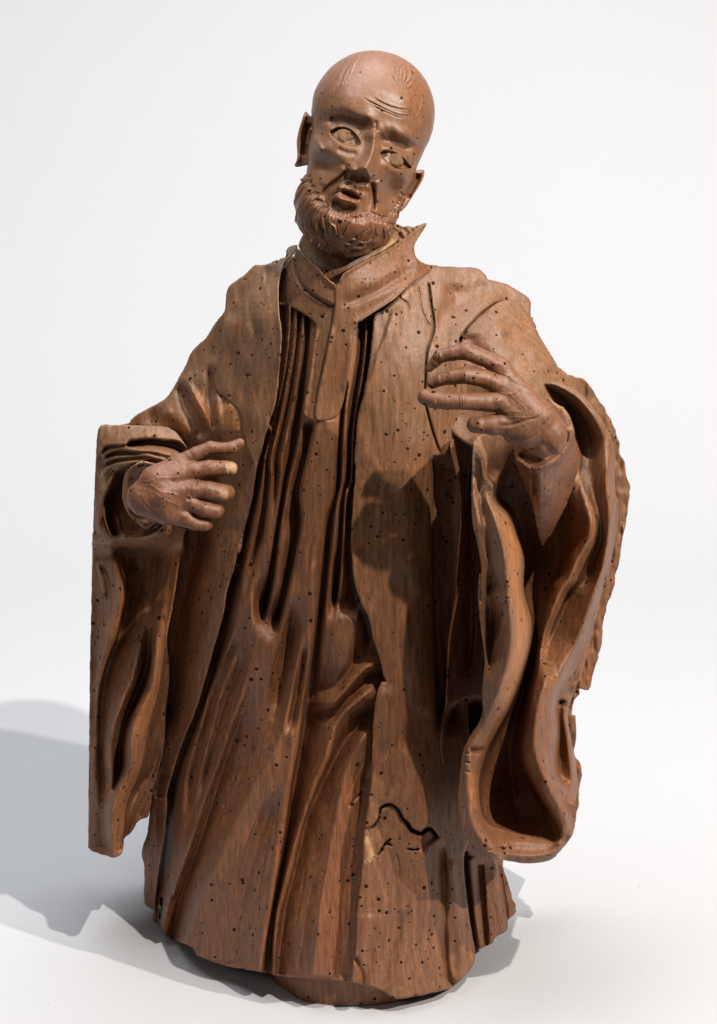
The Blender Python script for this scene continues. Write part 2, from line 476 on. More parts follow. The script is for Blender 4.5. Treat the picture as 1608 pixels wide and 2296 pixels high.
def wood(name, dark, mid, dusty, dust=0.5, rough=(0.42, 0.62), holes=1.0, grain=1.0):
    k = NT(name)
    tc = k.new('ShaderNodeTexCoord').outputs['Object']
    # let the grain wander a little
    wn = k.new('ShaderNodeTexNoise'); wn.inputs['Scale'].default_value = 7.0; wn.inputs['Detail'].default_value = 1.0; k.l(tc, wn.inputs['Vector'])
    wv = k.new('ShaderNodeVectorMath', operation='MULTIPLY_ADD'); k.l(wn.outputs['Color'], wv.inputs[0]); wv.inputs[1].default_value = (0.02, 0.02, 0.01); k.l(tc, wv.inputs[2])
    tw = wv.outputs[0]
    g1 = k.noise(tw, 16, 6, 0.65, (16, 16, 1.0))        # long vertical grain
    g2 = k.noise(tw, 48, 4, 0.6, (14, 14, 1.0))       # fine fibres
    big = k.noise(tc, 5.5, 4, 0.55)
    mott = k.noise(tc, 45, 5, 0.65)
    c = k.mix(k.ramp(g1, 0.3, 0.7), dark, mid)
    sz = k.new('ShaderNodeSeparateXYZ'); k.l(tc, sz.inputs[0])
    hi = k.math('MULTIPLY_ADD', k.ramp(sz.outputs[2], 0.40, 0.82), 1.05, 0.30)     # more settled dust on the upper half
    f = k.math('MULTIPLY', k.math('MULTIPLY', k.ramp(k.math('MULTIPLY_ADD', mott, 0.45, k.math('MULTIPLY', big, 0.8)), 0.40, 0.80), dust), hi)
    c = k.mix(k.math('MULTIPLY', k.ramp(sz.outputs[2], 0.62, 0.18), 0.5), c, k.mix(k.ramp(g1, 0.3, 0.7), tuple(x * q for x, q in zip(dark, (.86, .74, .74))), tuple(x * q for x, q in zip(mid, (.84, .72, .72)))))   # redder and darker towards the bottom
    c = k.mix(f, c, dusty)
    c = k.mix(k.math('MULTIPLY', k.ramp(g2, 0.50, 0.68), 0.5), c, tuple(x * 0.55 for x in dark))
    c = k.mix(k.math('MULTIPLY', k.ramp(g2, 0.44, 0.28), 0.4), c, tuple(min(1, x * 1.35) for x in mid))
    fl = k.noise(tw, 1.0, 3, 0.6, (230, 230, 42))
    c = k.mix(k.math('MULTIPLY', k.ramp(fl, 0.56, 0.72), 0.22), c, tuple(min(1, x * 1.75) for x in mid))
    c = k.mix(k.math('MULTIPLY', k.ramp(fl, 0.42, 0.28), 0.35), c, tuple(x * 0.6 for x in dark))
    # pale scratches
    sc = k.noise(tc, 22, 2, 0.5, (5, 5, 2.2))
    scm = k.math('MULTIPLY', k.ramp(k.math('ABSOLUTE', k.math('SUBTRACT', sc, 0.5)), 0.006, 0.0), k.ramp(k.noise(tc, 14, 2), 0.56, 0.66))
    c = k.mix(k.math('MULTIPLY', scm, 0.5), c, (0.40, 0.24, 0.11))
    at = k.new('ShaderNodeAttribute'); at.attribute_name = 'raw'
    rawm = k.math('MULTIPLY', at.outputs['Fac'], k.ramp(k.noise(tc, 90, 4, 0.7), 0.3, 0.6))
    c = k.mix(rawm, c, (0.42, 0.23, 0.11))
    at = k.new('ShaderNodeAttribute'); at.attribute_name = 'char'
    c = k.mix(k.math('MULTIPLY', at.outputs['Fac'], k.ramp(k.noise(tc, 60, 3, 0.6), 0.2, 0.5)), c, (0.035, 0.024, 0.018))
    at = k.new('ShaderNodeAttribute'); at.attribute_name = 'warm'
    c = k.mix(k.math('MULTIPLY', at.outputs['Fac'], 0.8), c, k.mix(k.ramp(g1, 0.3, 0.7), (0.27, 0.092, 0.024), (0.42, 0.165, 0.046)))
    # worm holes
    hole = None
    dens = k.math('MULTIPLY_ADD', k.ramp(k.noise(tc, 6.5, 2, 0.5), 0.42, 0.62), 1.0 * holes, 0.48 * holes)
    for (s_, r_, gm) in ((100.0, 0.145, 1.0), (150.0, 0.125, 0.5)):
        v = k.new('ShaderNodeTexVoronoi'); v.inputs['Scale'].default_value = s_; v.inputs['Randomness'].default_value = 1.0
        k.l(tc, v.inputs['Vector'])
        sp = k.new('ShaderNodeSeparateColor'); k.l(v.outputs['Color'], sp.inputs[0])
        rr = k.math('MULTIPLY_ADD', k.math('POWER', sp.outputs[1], 2.0), r_ * 0.95, r_ * 0.58)
        inside = k.ramp(k.math('SUBTRACT', v.outputs['Distance'], rr), 0.02, -0.02)
        on = k.math('LESS_THAN', sp.outputs[0], k.math('MULTIPLY', dens, gm))
        hm = k.math('MULTIPLY', inside, on)
        hole = hm if hole is None else k.math('MAXIMUM', hole, hm)
    c = k.mix(k.math('MULTIPLY', hole, 0.93), c, (0.012, 0.007, 0.004))
    k.l(c, k.b.inputs['Base Color'])
    rn = k.new('ShaderNodeMapRange'); k.l(k.math('MULTIPLY_ADD', mott, 0.5, k.math('MULTIPLY', big, 0.5)), rn.inputs[0])
    rn.inputs[1].default_value = 0.3; rn.inputs[2].default_value = 0.7; rn.inputs[3].default_value = rough[0]; rn.inputs[4].default_value = rough[1]
    k.l(rn.outputs[0], k.b.inputs['Roughness'])
    k.l(k.math('MULTIPLY_ADD', hole, -0.42, 0.45), k.b.inputs['Specular IOR Level'])
    hgt = k.math('MULTIPLY_ADD', g2, 0.55 * grain, k.math('MULTIPLY', mott, 0.35 * grain))
    hgt = k.math('MULTIPLY_ADD', g1, 0.5 * grain, hgt)
    hgt = k.math('MULTIPLY_ADD', k.noise(tc, 170, 3, 0.6), 0.25 * grain, hgt)
    hgt = k.math('MULTIPLY_ADD', hole, -2.2, hgt)
    bp = k.new('ShaderNodeBump'); bp.inputs['Strength'].default_value = 0.55; bp.inputs['Distance'].default_value = 0.0012
    k.l(hgt, bp.inputs['Height']); k.l(bp.outputs[0], k.b.inputs['Normal'])
    return k.m

W_MANTLE = wood('wood_mantle', (0.128, 0.047, 0.018), (0.250, 0.102, 0.039), (0.165, 0.102, 0.056), 0.7)
W_CASS = wood('wood_cassock', (0.130, 0.045, 0.017), (0.255, 0.099, 0.037), (0.162, 0.095, 0.050), 0.55, holes=0.95)
W_FACE = wood('wood_face', (0.150, 0.050, 0.020), (0.245, 0.090, 0.036), (0.158, 0.086, 0.044), 0.55, rough=(0.33, 0.47), holes=0.42, grain=0.25)
W_HAND = wood('wood_hand', (0.125, 0.046, 0.020), (0.205, 0.079, 0.035), (0.155, 0.077, 0.040), 0.4, rough=(0.42, 0.58), holes=0.8, grain=0.5)
W_RAW = wood('wood_raw', (0.24, 0.105, 0.045), (0.42, 0.21, 0.095), (0.33, 0.19, 0.10), 0.4, rough=(0.7, 0.85), holes=0.5, grain=1.8)
W_DARK = wood('wood_charred', (0.03, 0.018, 0.012), (0.07, 0.042, 0.028), (0.055, 0.036, 0.026), 0.5, rough=(0.7, 0.9), grain=1.6)

# ------------------------------------------------------------------ setting: white studio sweep
def make_backdrop():
    k = NT('white_paper'); tc = k.new('ShaderNodeTexCoord').outputs['Object']
    n = k.noise(tc, 2.0, 3)
    k.l(k.mix(n, (0.440, 0.442, 0.453), (0.454, 0.456, 0.467)), k.b.inputs['Base Color'])
    k.b.inputs['Roughness'].default_value = 0.75; k.b.inputs['Specular IOR Level'].default_value = 0.2
    prof = [(-0.62, 0.0)]
    yb, rad = 1.0, 0.9
    for i in range(25):
        a = i / 24 * math.pi / 2
        prof.append((yb + rad * math.sin(a), rad - rad * math.cos(a)))
    prof.append((yb + rad, 3.6))
    xs = (-3.0, 3.0)
    V = [(x, y, z) for (y, z) in prof for x in xs]
    F = [(2*i, 2*i+1, 2*i+3, 2*i+2) for i in range(len(prof) - 1)]
    o = link_mesh('backdrop', V, F, k.m)
    o['kind'] = 'structure'; o['label'] = 'seamless white studio paper, floor curving up into wall'
    return o
make_backdrop()

# ------------------------------------------------------------------ the statue
statue = bpy.data.objects.new('wooden_statue', None); COL.objects.link(statue)
statue['label'] = 'carved brown wooden half-figure of a bearded man in robes, riddled with worm holes'
statue['category'] = 'statue'
HB = 2.2

# ---- robe -------------------------------------------------------
def make_cassock():
    cv = Canvas(320, 580, 1100, 2260, HB).base(
        [(640,600,120),(750,600,165),(880,600,120), (560,800,150),(720,800,222),(880,800,195),
         (500,1000,150),(720,1000,252),(900,1000,225), (440,1300,120),(600,1300,225),(740,1300,275),(900,1300,262),(1010,1300,215),
         (390,1600,70),(560,1600,230),(740,1600,305),(900,1600,296),(1010,1600,235),
         (350,1900,30),(480,1900,215),(600,1900,310),(740,1900,352),(900,1900,345),(1060,1900,230),
         (330,2200,0),(430,2200,190),(560,2200,330),(740,2200,402),(880,2200,390),(1060,2200,235)])
    Z = (0, 0)
    cv.loft([
      # left boundary valley under the mantle edge
      (C((345,440),(352,560),(338,700),(320,830),(290,980),(255,1100),(222,1240)) + M((130,450),(80,650),(30,860),(0,980)) + D((735,800),(680,960),(640,1060),(600,1180),(545,1320),(505,1500),(475,1800),(430,2180),(400,2420)), (-45,-75), Z),
      (C((372,440),(362,600),(345,740),(318,860),(290,980),(262,1100)) + M((235,200),(210,400),(165,600),(125,740),(95,900),(60,1080),(22,1230)) + D((785,745),(715,900),(672,1060),(622,1210),(585,1360),(560,1530),(545,1800),(515,1990),(470,2180),(430,2420)), (12,22), Z),
      (C((385,440),(372,600),(352,740),(326,870),(300,980),(274,1090)) + M((255,200),(235,400),(190,610),(150,770),(128,930)), (-22,-34), (0,.25)),
      (D((880,520),(850,620),(770,800),(725,930),(690,1080),(645,1250),(610,1420),(590,1600)), -18, (.2,.25)),
      (D((905,540),(890,600),(830,780),(775,920),(735,1080),(690,1260),(650,1420),(615,1600),(598,1760)), 16, (.2,.25)),
      (D((920,600),(905,680),(858,820),(808,930),(766,1080),(718,1260),(675,1420),(635,1600)), -16, (.2,.3)),
      (C((402,440),(388,600),(366,750),(342,880),(315,1000),(288,1110)) + M((290,180),(275,350),(262,520),(215,700),(168,830),(165,960),(180,1100),(190,1200)) + D((945,720),(900,900),(840,1060),(790,1230),(700,1460),(640,1650),(590,1810),(520,1990),(455,2200),(410,2420)), (10,42), Z),
      (C((418,440),(404,600),(384,740),(362,860),(336,980),(312,1090)) + M((318,150),(300,330),(270,520)), -26, (0,.3)),
      (D((975,760),(880,1060),(805,1270),(730,1520),(660,1740),(595,1920),(545,2100),(520,2240),(490,2420)), (-4,-58), (.25,0)),
      (C((436,440),(424,600),(405,740),(384,870),(360,990),(335,1100)) + M((352,150),(318,450),(288,640),(258,800),(212,960),(195,1060)), 12, (.05,.2)),
      (C((456,440),(444,620),(426,780),(408,930),(388,1060),(352,1200)) + M((350,330),(320,500),(300,700),(276,850),(245,1000),(226,1120)), (-26,-82), (.0,.1)),
      (C((472,440),(462,640),(446,790),(428,935),(406,1065),(370,1205)) + M((372,340),(345,500),(326,650),(310,800),(285,950),(258,1060),(240,1160)), (8,16), (.0,.12)),
      (M((398,420),(370,560),(345,720),(330,880),(305,1010)), 16, (.3,.3)),
      (C((468,940),(440,1080),(402,1250)) + M((462,450),(425,640),(385,820),(352,960),(322,1090),(292,1210)), (-40,-70), (.02,.15)),
      (C((486,940),(458,1090),(424,1250)) + M((486,450),(455,620),(408,830),(382,950),(345,1150),(300,1300),(265,1500),(235,1700),(195,1960)), (16,24), (.0,.45)),
      (M((440,880),(418,1100),(385,1300),(340,1500),(300,1700),(272,1850)), -42, (.3,.4)),
      (M((490,900),(478,1150),(458,1280),(425,1430),(390,1600),(362,1740)) + D((1060,1260),(950,1430),(850,1650),(760,1850),(680,2040),(600,2240),(535,2420)), (12,70), (.15,0)),
      (M((515,1180),(492,1320),(455,1480),(420,1640),(390,1780)), -8, (.2,.2)),
      (D((1120,1380),(1040,1600),(960,1850),(900,2080),(870,2250),(850,2440)), -8, (.25,0)),
      (C((535,930),(530,1080),(515,1250)) + M((585,400),(560,620),(535,850),(520,1050),(515,1250),(498,1450),(475,1600),(442,1800),(405,2000)) + B((600,130),(578,300),(552,450),(526,600),(502,730)), (24,24), Z),
      (C((592,860),(585,960),(572,1100),(562,1250)) + M((628,430),(606,620),(586,800),(566,1000),(545,1200),(510,1450),(482,1620),(448,1850),(408,2080)) + B((612,150),(585,320),(558,470),(535,620),(520,735)), (14,10), Z),
      (C((618,780),(600,900),(588,1050),(580,1250)) + M((650,430),(630,600),(610,800),(590,1000),(568,1200),(532,1450),(502,1620),(468,1850),(425,2100)) + B((620,180),(594,330),(566,500),(545,640),(550,740)), (-34,-84), Z),
      (C((640,560),(635,700),(612,860),(604,1000),(597,1200)) + M((690,330),(676,500),(658,700),(645,850),(630,1000),(605,1200),(575,1400),(550,1550)), (16,10), (0,.2)),
      (C((668,530),(658,680),(630,860),(618,1000),(610,1200)) + M((712,330),(698,500),(682,700),(668,850),(655,990)), (10,14), (0,.3)),
      (C((690,520),(680,680),(650,860),(632,1000),(625,1200)) + M((732,260),(716,500),(702,700),(684,900),(660,1085)), (-34,-70), (0,.14)),
      (C((703,510),(698,640),(672,840),(650,1000),(640,1200)) + M((752,260),(738,500),(730,700),(716,850),(694,1000),(668,1150)), 16, (0,.2)),
      (C((740,460),(722,640),(696,800),(664,930),(654,1100),(648,1250)) + M((772,300),(766,500),(765,700),(780,830),(820,960),(860,1060),(890,1160),(920,1270)), (-22,-40), (0,.05)),
      (C((780,460),(750,640),(730,800),(700,930),(690,1100),(690,1250)) + M((840,300),(840,500),(850,700),(880,830),(920,960),(960,1100),(1000,1250),(1040,1500),(1010,1800),(1000,2100)), -30, Z),
      # diagonal folds springing from the mantle edge
      (M((845,950),(800,1140),(738,1340),(680,1480)), 16, (.2,.3)),
      (M((870,1030),(845,1180),(792,1330),(708,1470),(640,1570)), -16, (.2,.2)),
      (M((940,1290),(880,1355),(800,1425),(715,1530),(620,1630)), 30, (.15,.15)),
      (M((950,1340),(880,1425),(800,1510),(710,1605),(620,1720)), -26, (.12,.2)),
      (M((955,1390),(900,1480),(800,1570),(740,1630),(690,1710),(655,1810),(620,1930),(555,2080),(500,2250)) + B((652,215),(604,390),(572,520),(562,740)), (26,20), (.08,0)),
      (M((945,1540),(840,1690),(745,1810),(665,1950),(590,2100),(508,2280)) + B((648,320),(612,460),(585,640),(578,745)), (-56,-30), (.06,0)),
      (M((960,1640),(840,1810),(765,1970),(722,2130),(690,2280)) + B((765,330),(738,500),(715,650),(705,750)), (14,34), (.1,0)),
      (M((960,1850),(900,1960),(860,2100),(840,2260)) + B((850,280),(826,430),(818,580),(820,750)), -20, (.15,0)),
      (M((1000,1850),(960,2100)) + B((930,280),(920,430),(910,580),(900,770)), -4, (.1,0)),
    ], blur=(1, 3))
    s = cv.stroke
    # fine chisel cuts between the pleats
    rr = np.random.RandomState(12)
    for x0, x1 in ((364,275),(380,292),(396,312),(411,330),(427,345),(441,362),(452,378),(463,392)):
        s(C((x0,450),(x0-(x0-x1)*.18,640),(x0-(x0-x1)*.5,830),(x1,1020)), rr.uniform(-7,-4), 1.8, kind='v', tp=(.05,.35))
    for pts in (M((560,420),(535,640),(512,860),(498,1050)), M((610,440),(588,640),(566,860),(548,1050)), M((430,700),(395,900),(360,1100)), M((600,1250),(570,1450),(545,1600)),
                D((900,1250),(840,1420),(770,1620),(720,1780)), D((1010,1500),(930,1750),(870,1950),(830,2120)), D((1090,1500),(1040,1750),(1000,1980),(975,2200)), D((700,1120),(660,1320),(625,1500)),
                B((770,240),(742,400),(722,560),(708,700)), B((690,300),(668,430),(640,600)), M((800,1850),(720,2010),(660,2150)), M((880,1900),(800,2060),(740,2200))):
        s(pts, rr.uniform(-5,-3), 2.0, kind='v', tp=(.25,.3)); s([(x + 5, y) for x, y in pts], 2.2, 4, tp=(.3,.3))
    s(B((905,40),(840,110)), -9, 3, 3, kind='v')
    s(B((720,360),(690,500),(668,640),(655,740)), -8, 10, kind='e')
    s(D((1180,1300),(1120,1500),(1085,1800),(1045,2050)), 5, 5, 3, kind='e')
    cv.rough(1.6, 26, 3, 3.0); cv.rough(0.7, 9, 4, 4.0)
    poly = [(640,600),(880,600),(900,760)] + C((760,900),(750,1150)) + [(900,1300),(960,1500),(930,1700),(915,1900),(900,2100)] + \
        B((960,790),(870,767),(850,765),(770,757),(700,750),(620,742),(566,738),(556,731),(495,722),(470,716),(420,710),(345,690),(300,672),(275,660),(266,640),(245,625),(205,610),(170,595),(150,570),(138,540),(135,490),(140,440)) + \
        D((455,2050),(445,2150),(425,2195),(400,2180),(410,2000),(430,1700),(450,1400),(540,1100),(640,800),(720,500),(790,250),(850,0)) + C((215,1050),(260,900),(300,700),(300,480),(320,330))
    relief('cassock', cv, ragged(poly, 0.35, 5), 60, W_CASS, statue, edge=5, raw=True)
make_cassock()

# ---- mantle, viewer's right --------------------------------------
MR_HEM = B((852,762),(920,778),(945,785),(975,800),(1010,822),(1050,824),(1100,815),(1170,800),(1225,785),(1270,750),(1310,700),(1318,650),(1308,600))
def make_mantle_right():
    cv = Canvas(770, 560, 1240, 2260, HB).base(
        [(830,700,215),(960,620,110),(1080,610,40),(1190,680,20),(1050,720,130),(900,800,238),(1000,800,205),(1080,800,150),
         (820,1000,272),(950,1000,262),(1040,1000,190),(800,1250,302),(900,1250,300),(980,1250,262),(1040,1250,190),
         (860,1500,325),(920,1500,318),(985,1500,270),(1040,1500,215),(850,1800,362),(930,1800,350),(990,1800,300),(1060,1800,215),
         (850,2000,396),(950,2000,372),(1040,2000,280),(820,2200,424),(880,2220,424),(960,2220,390),(1060,2150,285),(1100,1900,190)])
    s = cv.stroke
    s(C((835,430),(795,560),(760,650),(705,830),(668,930)), 7, 5, 24, tp=(.1,.15))       # plane change below collar
    s(C((1090,330),(1080,420),(1040,520),(1000,620)), -12, 22, 22)
    s(C((1300,430),(1200,470),(1130,560),(1110,640)), 12, 10, 16)
    s(C((1330,380),(1230,430),(1140,500),(1090,600),(1050,720)), 8, 14, 12)
    s(C((1250,350),(1150,400),(1080,500)), -8, 18)
    s(C((975,335),(985,420),(1000,540),(970,640),(962,760),(960,850),(985,960),(1010,1040),(1040,1110)), -18, 2.5, 3.5, tp=(.03,.1), kind='v')
    cv.paint('char', C((975,335),(985,420),(1000,540),(970,640),(962,760),(960,850)), 0.8, 2.2)
    s(C((930,330),(945,450),(975,520),(1000,545)), -6, 2.2, 2.2, kind='v')
    cv.paint('raw', C((905,350),(880,380),(850,410)), 0.7, 9); s(C((870,360),(850,400),(885,430),(895,470)), -8, 2, kind='v')
    s(C((900,1000),(880,1150),(850,1250)) + M((1060,450),(1150,700),(1250,900),(1290,1100)), 8, 30, 24, tp=(.25,.2))
    s(M((1010,200),(1080,450),(1160,700)), -7, 26)
    s(M((1250,100),(1240,450),(1260,800),(1290,1200),(1310,1600)), -8, 16)
    s(M((1312,20),(1308,500),(1314,1000),(1330,1400),(1345,1800)), -60, 7, 40, tp=(.05,.1), kind='f')
    s(M((800,560),(800,700),(815,830),(862,960),(905,1045),(930,1170),(970,1290)), 9, 6, 16)
    s(M((990,1440),(1010,1600),(1030,1800),(1060,2000)), 9, 22)
    s(M((1280,1600),(1180,1750),(1050,1850),(960,1950)), -8, 26)
    # charred break
    ck = B((903,192),(935,180),(956,152),(964,112),(985,98),(1005,98),(1030,118),(1046,148),(1062,164),(1080,192),(1098,200),(1116,206),(1130,192),(1150,188),(1182,226))
    s(ck, -13, 70, 1.6, tp=(.02,.02), kind='e')
    s(ck, -22, 2.0, 2.0, tp=(.1,.1), kind='v'); s(ck[7:], -34, 4.6, 3.0, tp=(.2,.15), kind='v')
    cv.paint('char', ck, 0.8, 2.6); cv.paint('char', ck[7:-1], 1.0, 5.5, (.3,.2)); cv.paint('raw', [(x, y + 7) for x, y in ck[2:7]], 0.5, 4)
    for q in (((975,250),(1005,225)), ((960,275),(985,245),(1010,255)), ((950,290),(975,262)), ((1060,262),(1085,268),(1112,264))):
        s(B(*q), -16, 2.6, kind='v'); cv.paint('char', B(*q), 1.0, 2.4)
    s(B((1020,270),(1035,330),(1030,380)), -7, 2, kind='v')
    cv.paint('raw', B((905,215),(918,260),(930,290),(905,325)), 0.9, 7)
    # lower folds
    s(B((1130,220),(1140,400),(1190,520),(1190,600)), 11, 30, 8)
    s(B((1190,230),(1200,400),(1200,560),(1210,720),(1235,780)), -20, 8, 8, tp=(.1,0))
    s(B((1225,300),(1250,500),(1265,640),(1270,745)), 12, 12, 9, tp=(.1,0))
    s(B((1040,480),(1005,620),(975,760),(965,800)), -10, 9, 20, tp=(.2,0))
    s(B((930,480),(900,620),(880,700),(870,770)), 8, 20, 14, tp=(.2,0))
    s(B((862,665),(885,720),(895,775)), -12, 3, 8, tp=(.1,0))
    s(B((1195,735),(1215,760),(1220,790)), -9, 3, 6, tp=(.1,0))
    cv.rough(1.6, 28, 13, 3.0); cv.rough(0.7, 9, 14, 4.0)
    poly = C((930,300),(845,400),(775,460),(740,480),(727,600),(716,700),(692,830),(668,920),(660,1010),(652,1120)) + \
        M((812,100),(803,230),(795,330),(786,500),(788,650),(806,830),(850,960),(893,1045),(920,1170),(960,1290),(985,1400),(1000,1440),(975,1440),(950,1490),(938,1560),(925,1650),(918,1800),(915,1900),(908,2050),(892,2190)) + \
        B((903,195),(892,350),(877,480),(866,660),(852,740)) + MR_HEM + B((1290,480),(1275,300)) + [(1060,1850),(1050,1600),(1035,1300),(1060,1000),(1075,880)] + \
        C((1160,700),(1112,600),(1118,568),(1160,520),(1220,462),(1262,430),(1300,424),(1350,430),(1400,470),(1414,500),(1422,450),(1420,415),(1395,392),(1330,352),(1280,335),(1238,325),(1222,300),(1190,276),(1110,272),(1030,268),(985,268))
    relief('mantle_front', cv, ragged(poly, 0.35, 8), 46, W_MANTLE, statue, edge=5, raw=True)
    # upper arm under the shoulder cape
    cv = Canvas(980, 660, 1360, 1040, HB).base([(1020,760,150),(1100,700,95),(1180,700,55),(1120,780,165),(1200,760,90),(1260,830,100),(1180,850,200),(1320,900,70),(1240,920,180),(1050,900,190)])
    s = cv.stroke
    s(C((1230,480),(1330,580),(1360,680),(1400,760)), 9, 26, 16)
    s(C((1350,560),(1440,640),(1520,720)), 6, 16)
    s(R((700,60),(740,250),(760,380)), -12, 22)
    s(C((1150,560),(1180,640),(1250,700)), -10, 18)
    cv.rough(1.5, 20, 21, 2.0)
    poly = C((1090,640),(1115,560),(1220,460),(1290,420),(1360,420),(1415,480),(1460,570),(1512,655),(1562,735)) + R((1115,365),(1160,400),(1150,560),(1000,850),(700,900),(400,800),(250,600),(300,250),(420,80))
    relief('upper_sleeve', cv, poly, 120, W_MANTLE, statue, edge=8)
make_mantle_right()

# ---- mantle, viewer's left ---------------------------------------
def make_mantle_left():
    cv = Canvas(270, 660, 640, 2110, HB).base(
        [(510,700,70),(560,760,150),(440,830,60),(500,850,120),(600,900,185),(380,900,30),(300,940,-10),(420,930,110),(520,960,185),(360,980,60),
         (560,1100,195),(470,1080,110),(400,1000,60),(540,1250,205),(440,1250,100),(500,1400,190),(420,1400,95),(480,1500,175),(410,1550,90),
         (440,1620,140),(395,1680,70),(400,1750,95),(340,1800,20),(340,2040,-30),(360,1950,40),(375,1850,60)])
    s = cv.stroke
    s(L((1080,480),(1040,600),(960,700),(830,760),(700,900),(560,1000)), 10, 20, 24)
    s(L((850,760),(800,830),(840,950),(930,1100),(1000,1200)), -30, 16, 14, kind='f')                 # armpit hollow
    s(L((820,740),(880,850),(960,980),(1010,1100),(1030,1200)), 16, 10, 8)
    s(L((1000,600),(1010,780),(1000,900),(1020,1050),(1050,1180)), -20, 9, 9)
    s(L((1060,830),(1075,950),(1085,1080),(1075,1180)), 8, 10, 6)
    s(L((1110,890),(1190,945),(1235,1000),(1245,1080),(1265,1180)), 10, 30, 6)
    s(L((640,950),(720,1020),(800,1120),(880,1200)), 9, 14)
    s(L((480,1020),(600,1060),(720,1120),(800,1220)), -10, 18)
    s(L((900,1180),(1000,1250),(1010,1400),(960,1600),(900,1900)) + D((640,100),(560,350),(530,600),(500,900),(470,1200)), -62, 26, 26, tp=(.12,.15), kind='f')
    s(D((905,0),(870,140),(800,300),(730,470),(650,680),(590,860),(545,1050),(500,1220)), 14, 24, 30, tp=(.1,.2))
    s(L((1290,1330),(1270,1500),(1230,1700),(1180,1900)), 9, 26)
    s(D((450,1330),(430,1420),(440,1500)), -14, 9)
    s(D((430,1500),(420,1700),(410,1900),(400,2100)), -8, 8)
    s(D((470,1560),(455,1750),(432,1900),(425,2050)), 9, 7)
    cv.paint('warm', L((1060,860),(1130,950),(1190,1050),(1200,1200),(1240,1450)), 0.7, 26, (.2,.3)); cv.paint('warm', L((880,820),(950,960),(1010,1100)), 0.7, 14)
    cv.paint('warm', L((600,1010),(720,1080),(820,1180)), 0.6, 22)
    cv.rough(1.6, 24, 31, 3.0); cv.rough(0.7, 9, 32, 4.0)
    poly = L((1200,60),(1115,200),(1050,280),(980,390),(870,500),(825,590),(780,680),(700,820),(640,890),(510,960),(410,1020),(365,1090),(380,1400),(600,1900)) + \
        D((430,300),(400,700),(400,1100),(395,1400),(378,1600),(365,1690),(335,1790),(350,1880),(350,2080),(375,2105),(405,2120),(405,2190),(420,2200),(415,2050),(432,1900),(467,1700),(480,1550),(478,1470),(495,1400),(540,1250),(590,1120),(640,1000),(700,800),(740,650),(790,480),(812,340),(850,220),(880,100),(905,0)) + \
        L((1208,2240),(1250,2050),(1290,1850),(1330,1700),(1352,1560),(1370,1450),(1385,1380),(1440,1150),(1470,600),(1450,100))
    relief('mantle_front', cv, ragged(poly, 0.35, 33), 40, W_MANTLE, statue, edge=5, raw=True)
    # lapel
    cv = Canvas(470, 530, 690, 1070, HB).base(
        [(655,560,110),(600,600,115),(520,660,85),(560,700,160),(610,700,200),(500,800,115),(560,820,190),(610,850,228),(490,870,130),(540,920,195),(590,960,244),(560,1030,238)])
    s = cv.stroke
    s(L((1350,50),(1330,250),(1370,380),(1330,600),(1290,720),(1260,900),(1240,980)), -8, 10, 14)
    s(L((1420,50),(1440,300),(1400,600),(1340,900),(1300,1200)), 7, 22)
    s(L((1330,690),(1300,700),(1285,690)), -8, 3, kind='v')
    s(L((1160,200),(1140,420),(1110,650),(1120,820),(1200,900)), 6, 18)
    s(C((300,260),(240,330),(150,420),(120,520)), -8, 18)
    s(C((350,250),(340,330),(330,420),(332,520),(335,640),(322,760)), 10, 9, 5)
    cv.rough(1.5, 24, 35, 3.0); cv.rough(0.8, 8, 36, 4.0)
    poly = C((405,176),(375,180),(358,192),(348,235),(300,255),(250,262),(215,265),(180,300),(110,350),(95,380),(88,460),(75,600),(57,700),(43,795),(95,850),(150,903),(162,980),(185,1060),(205,1115),(222,1160),(232,1110),(245,1060),(272,980),(312,850),(327,700),(337,560),(326,480),(322,400),(328,320),(350,255),(390,215))
    relief('lapel', cv, ragged(poly, 0.35, 37, 5), 22, W_MANTLE, statue, edge=4, raw=True)
make_mantle_left()

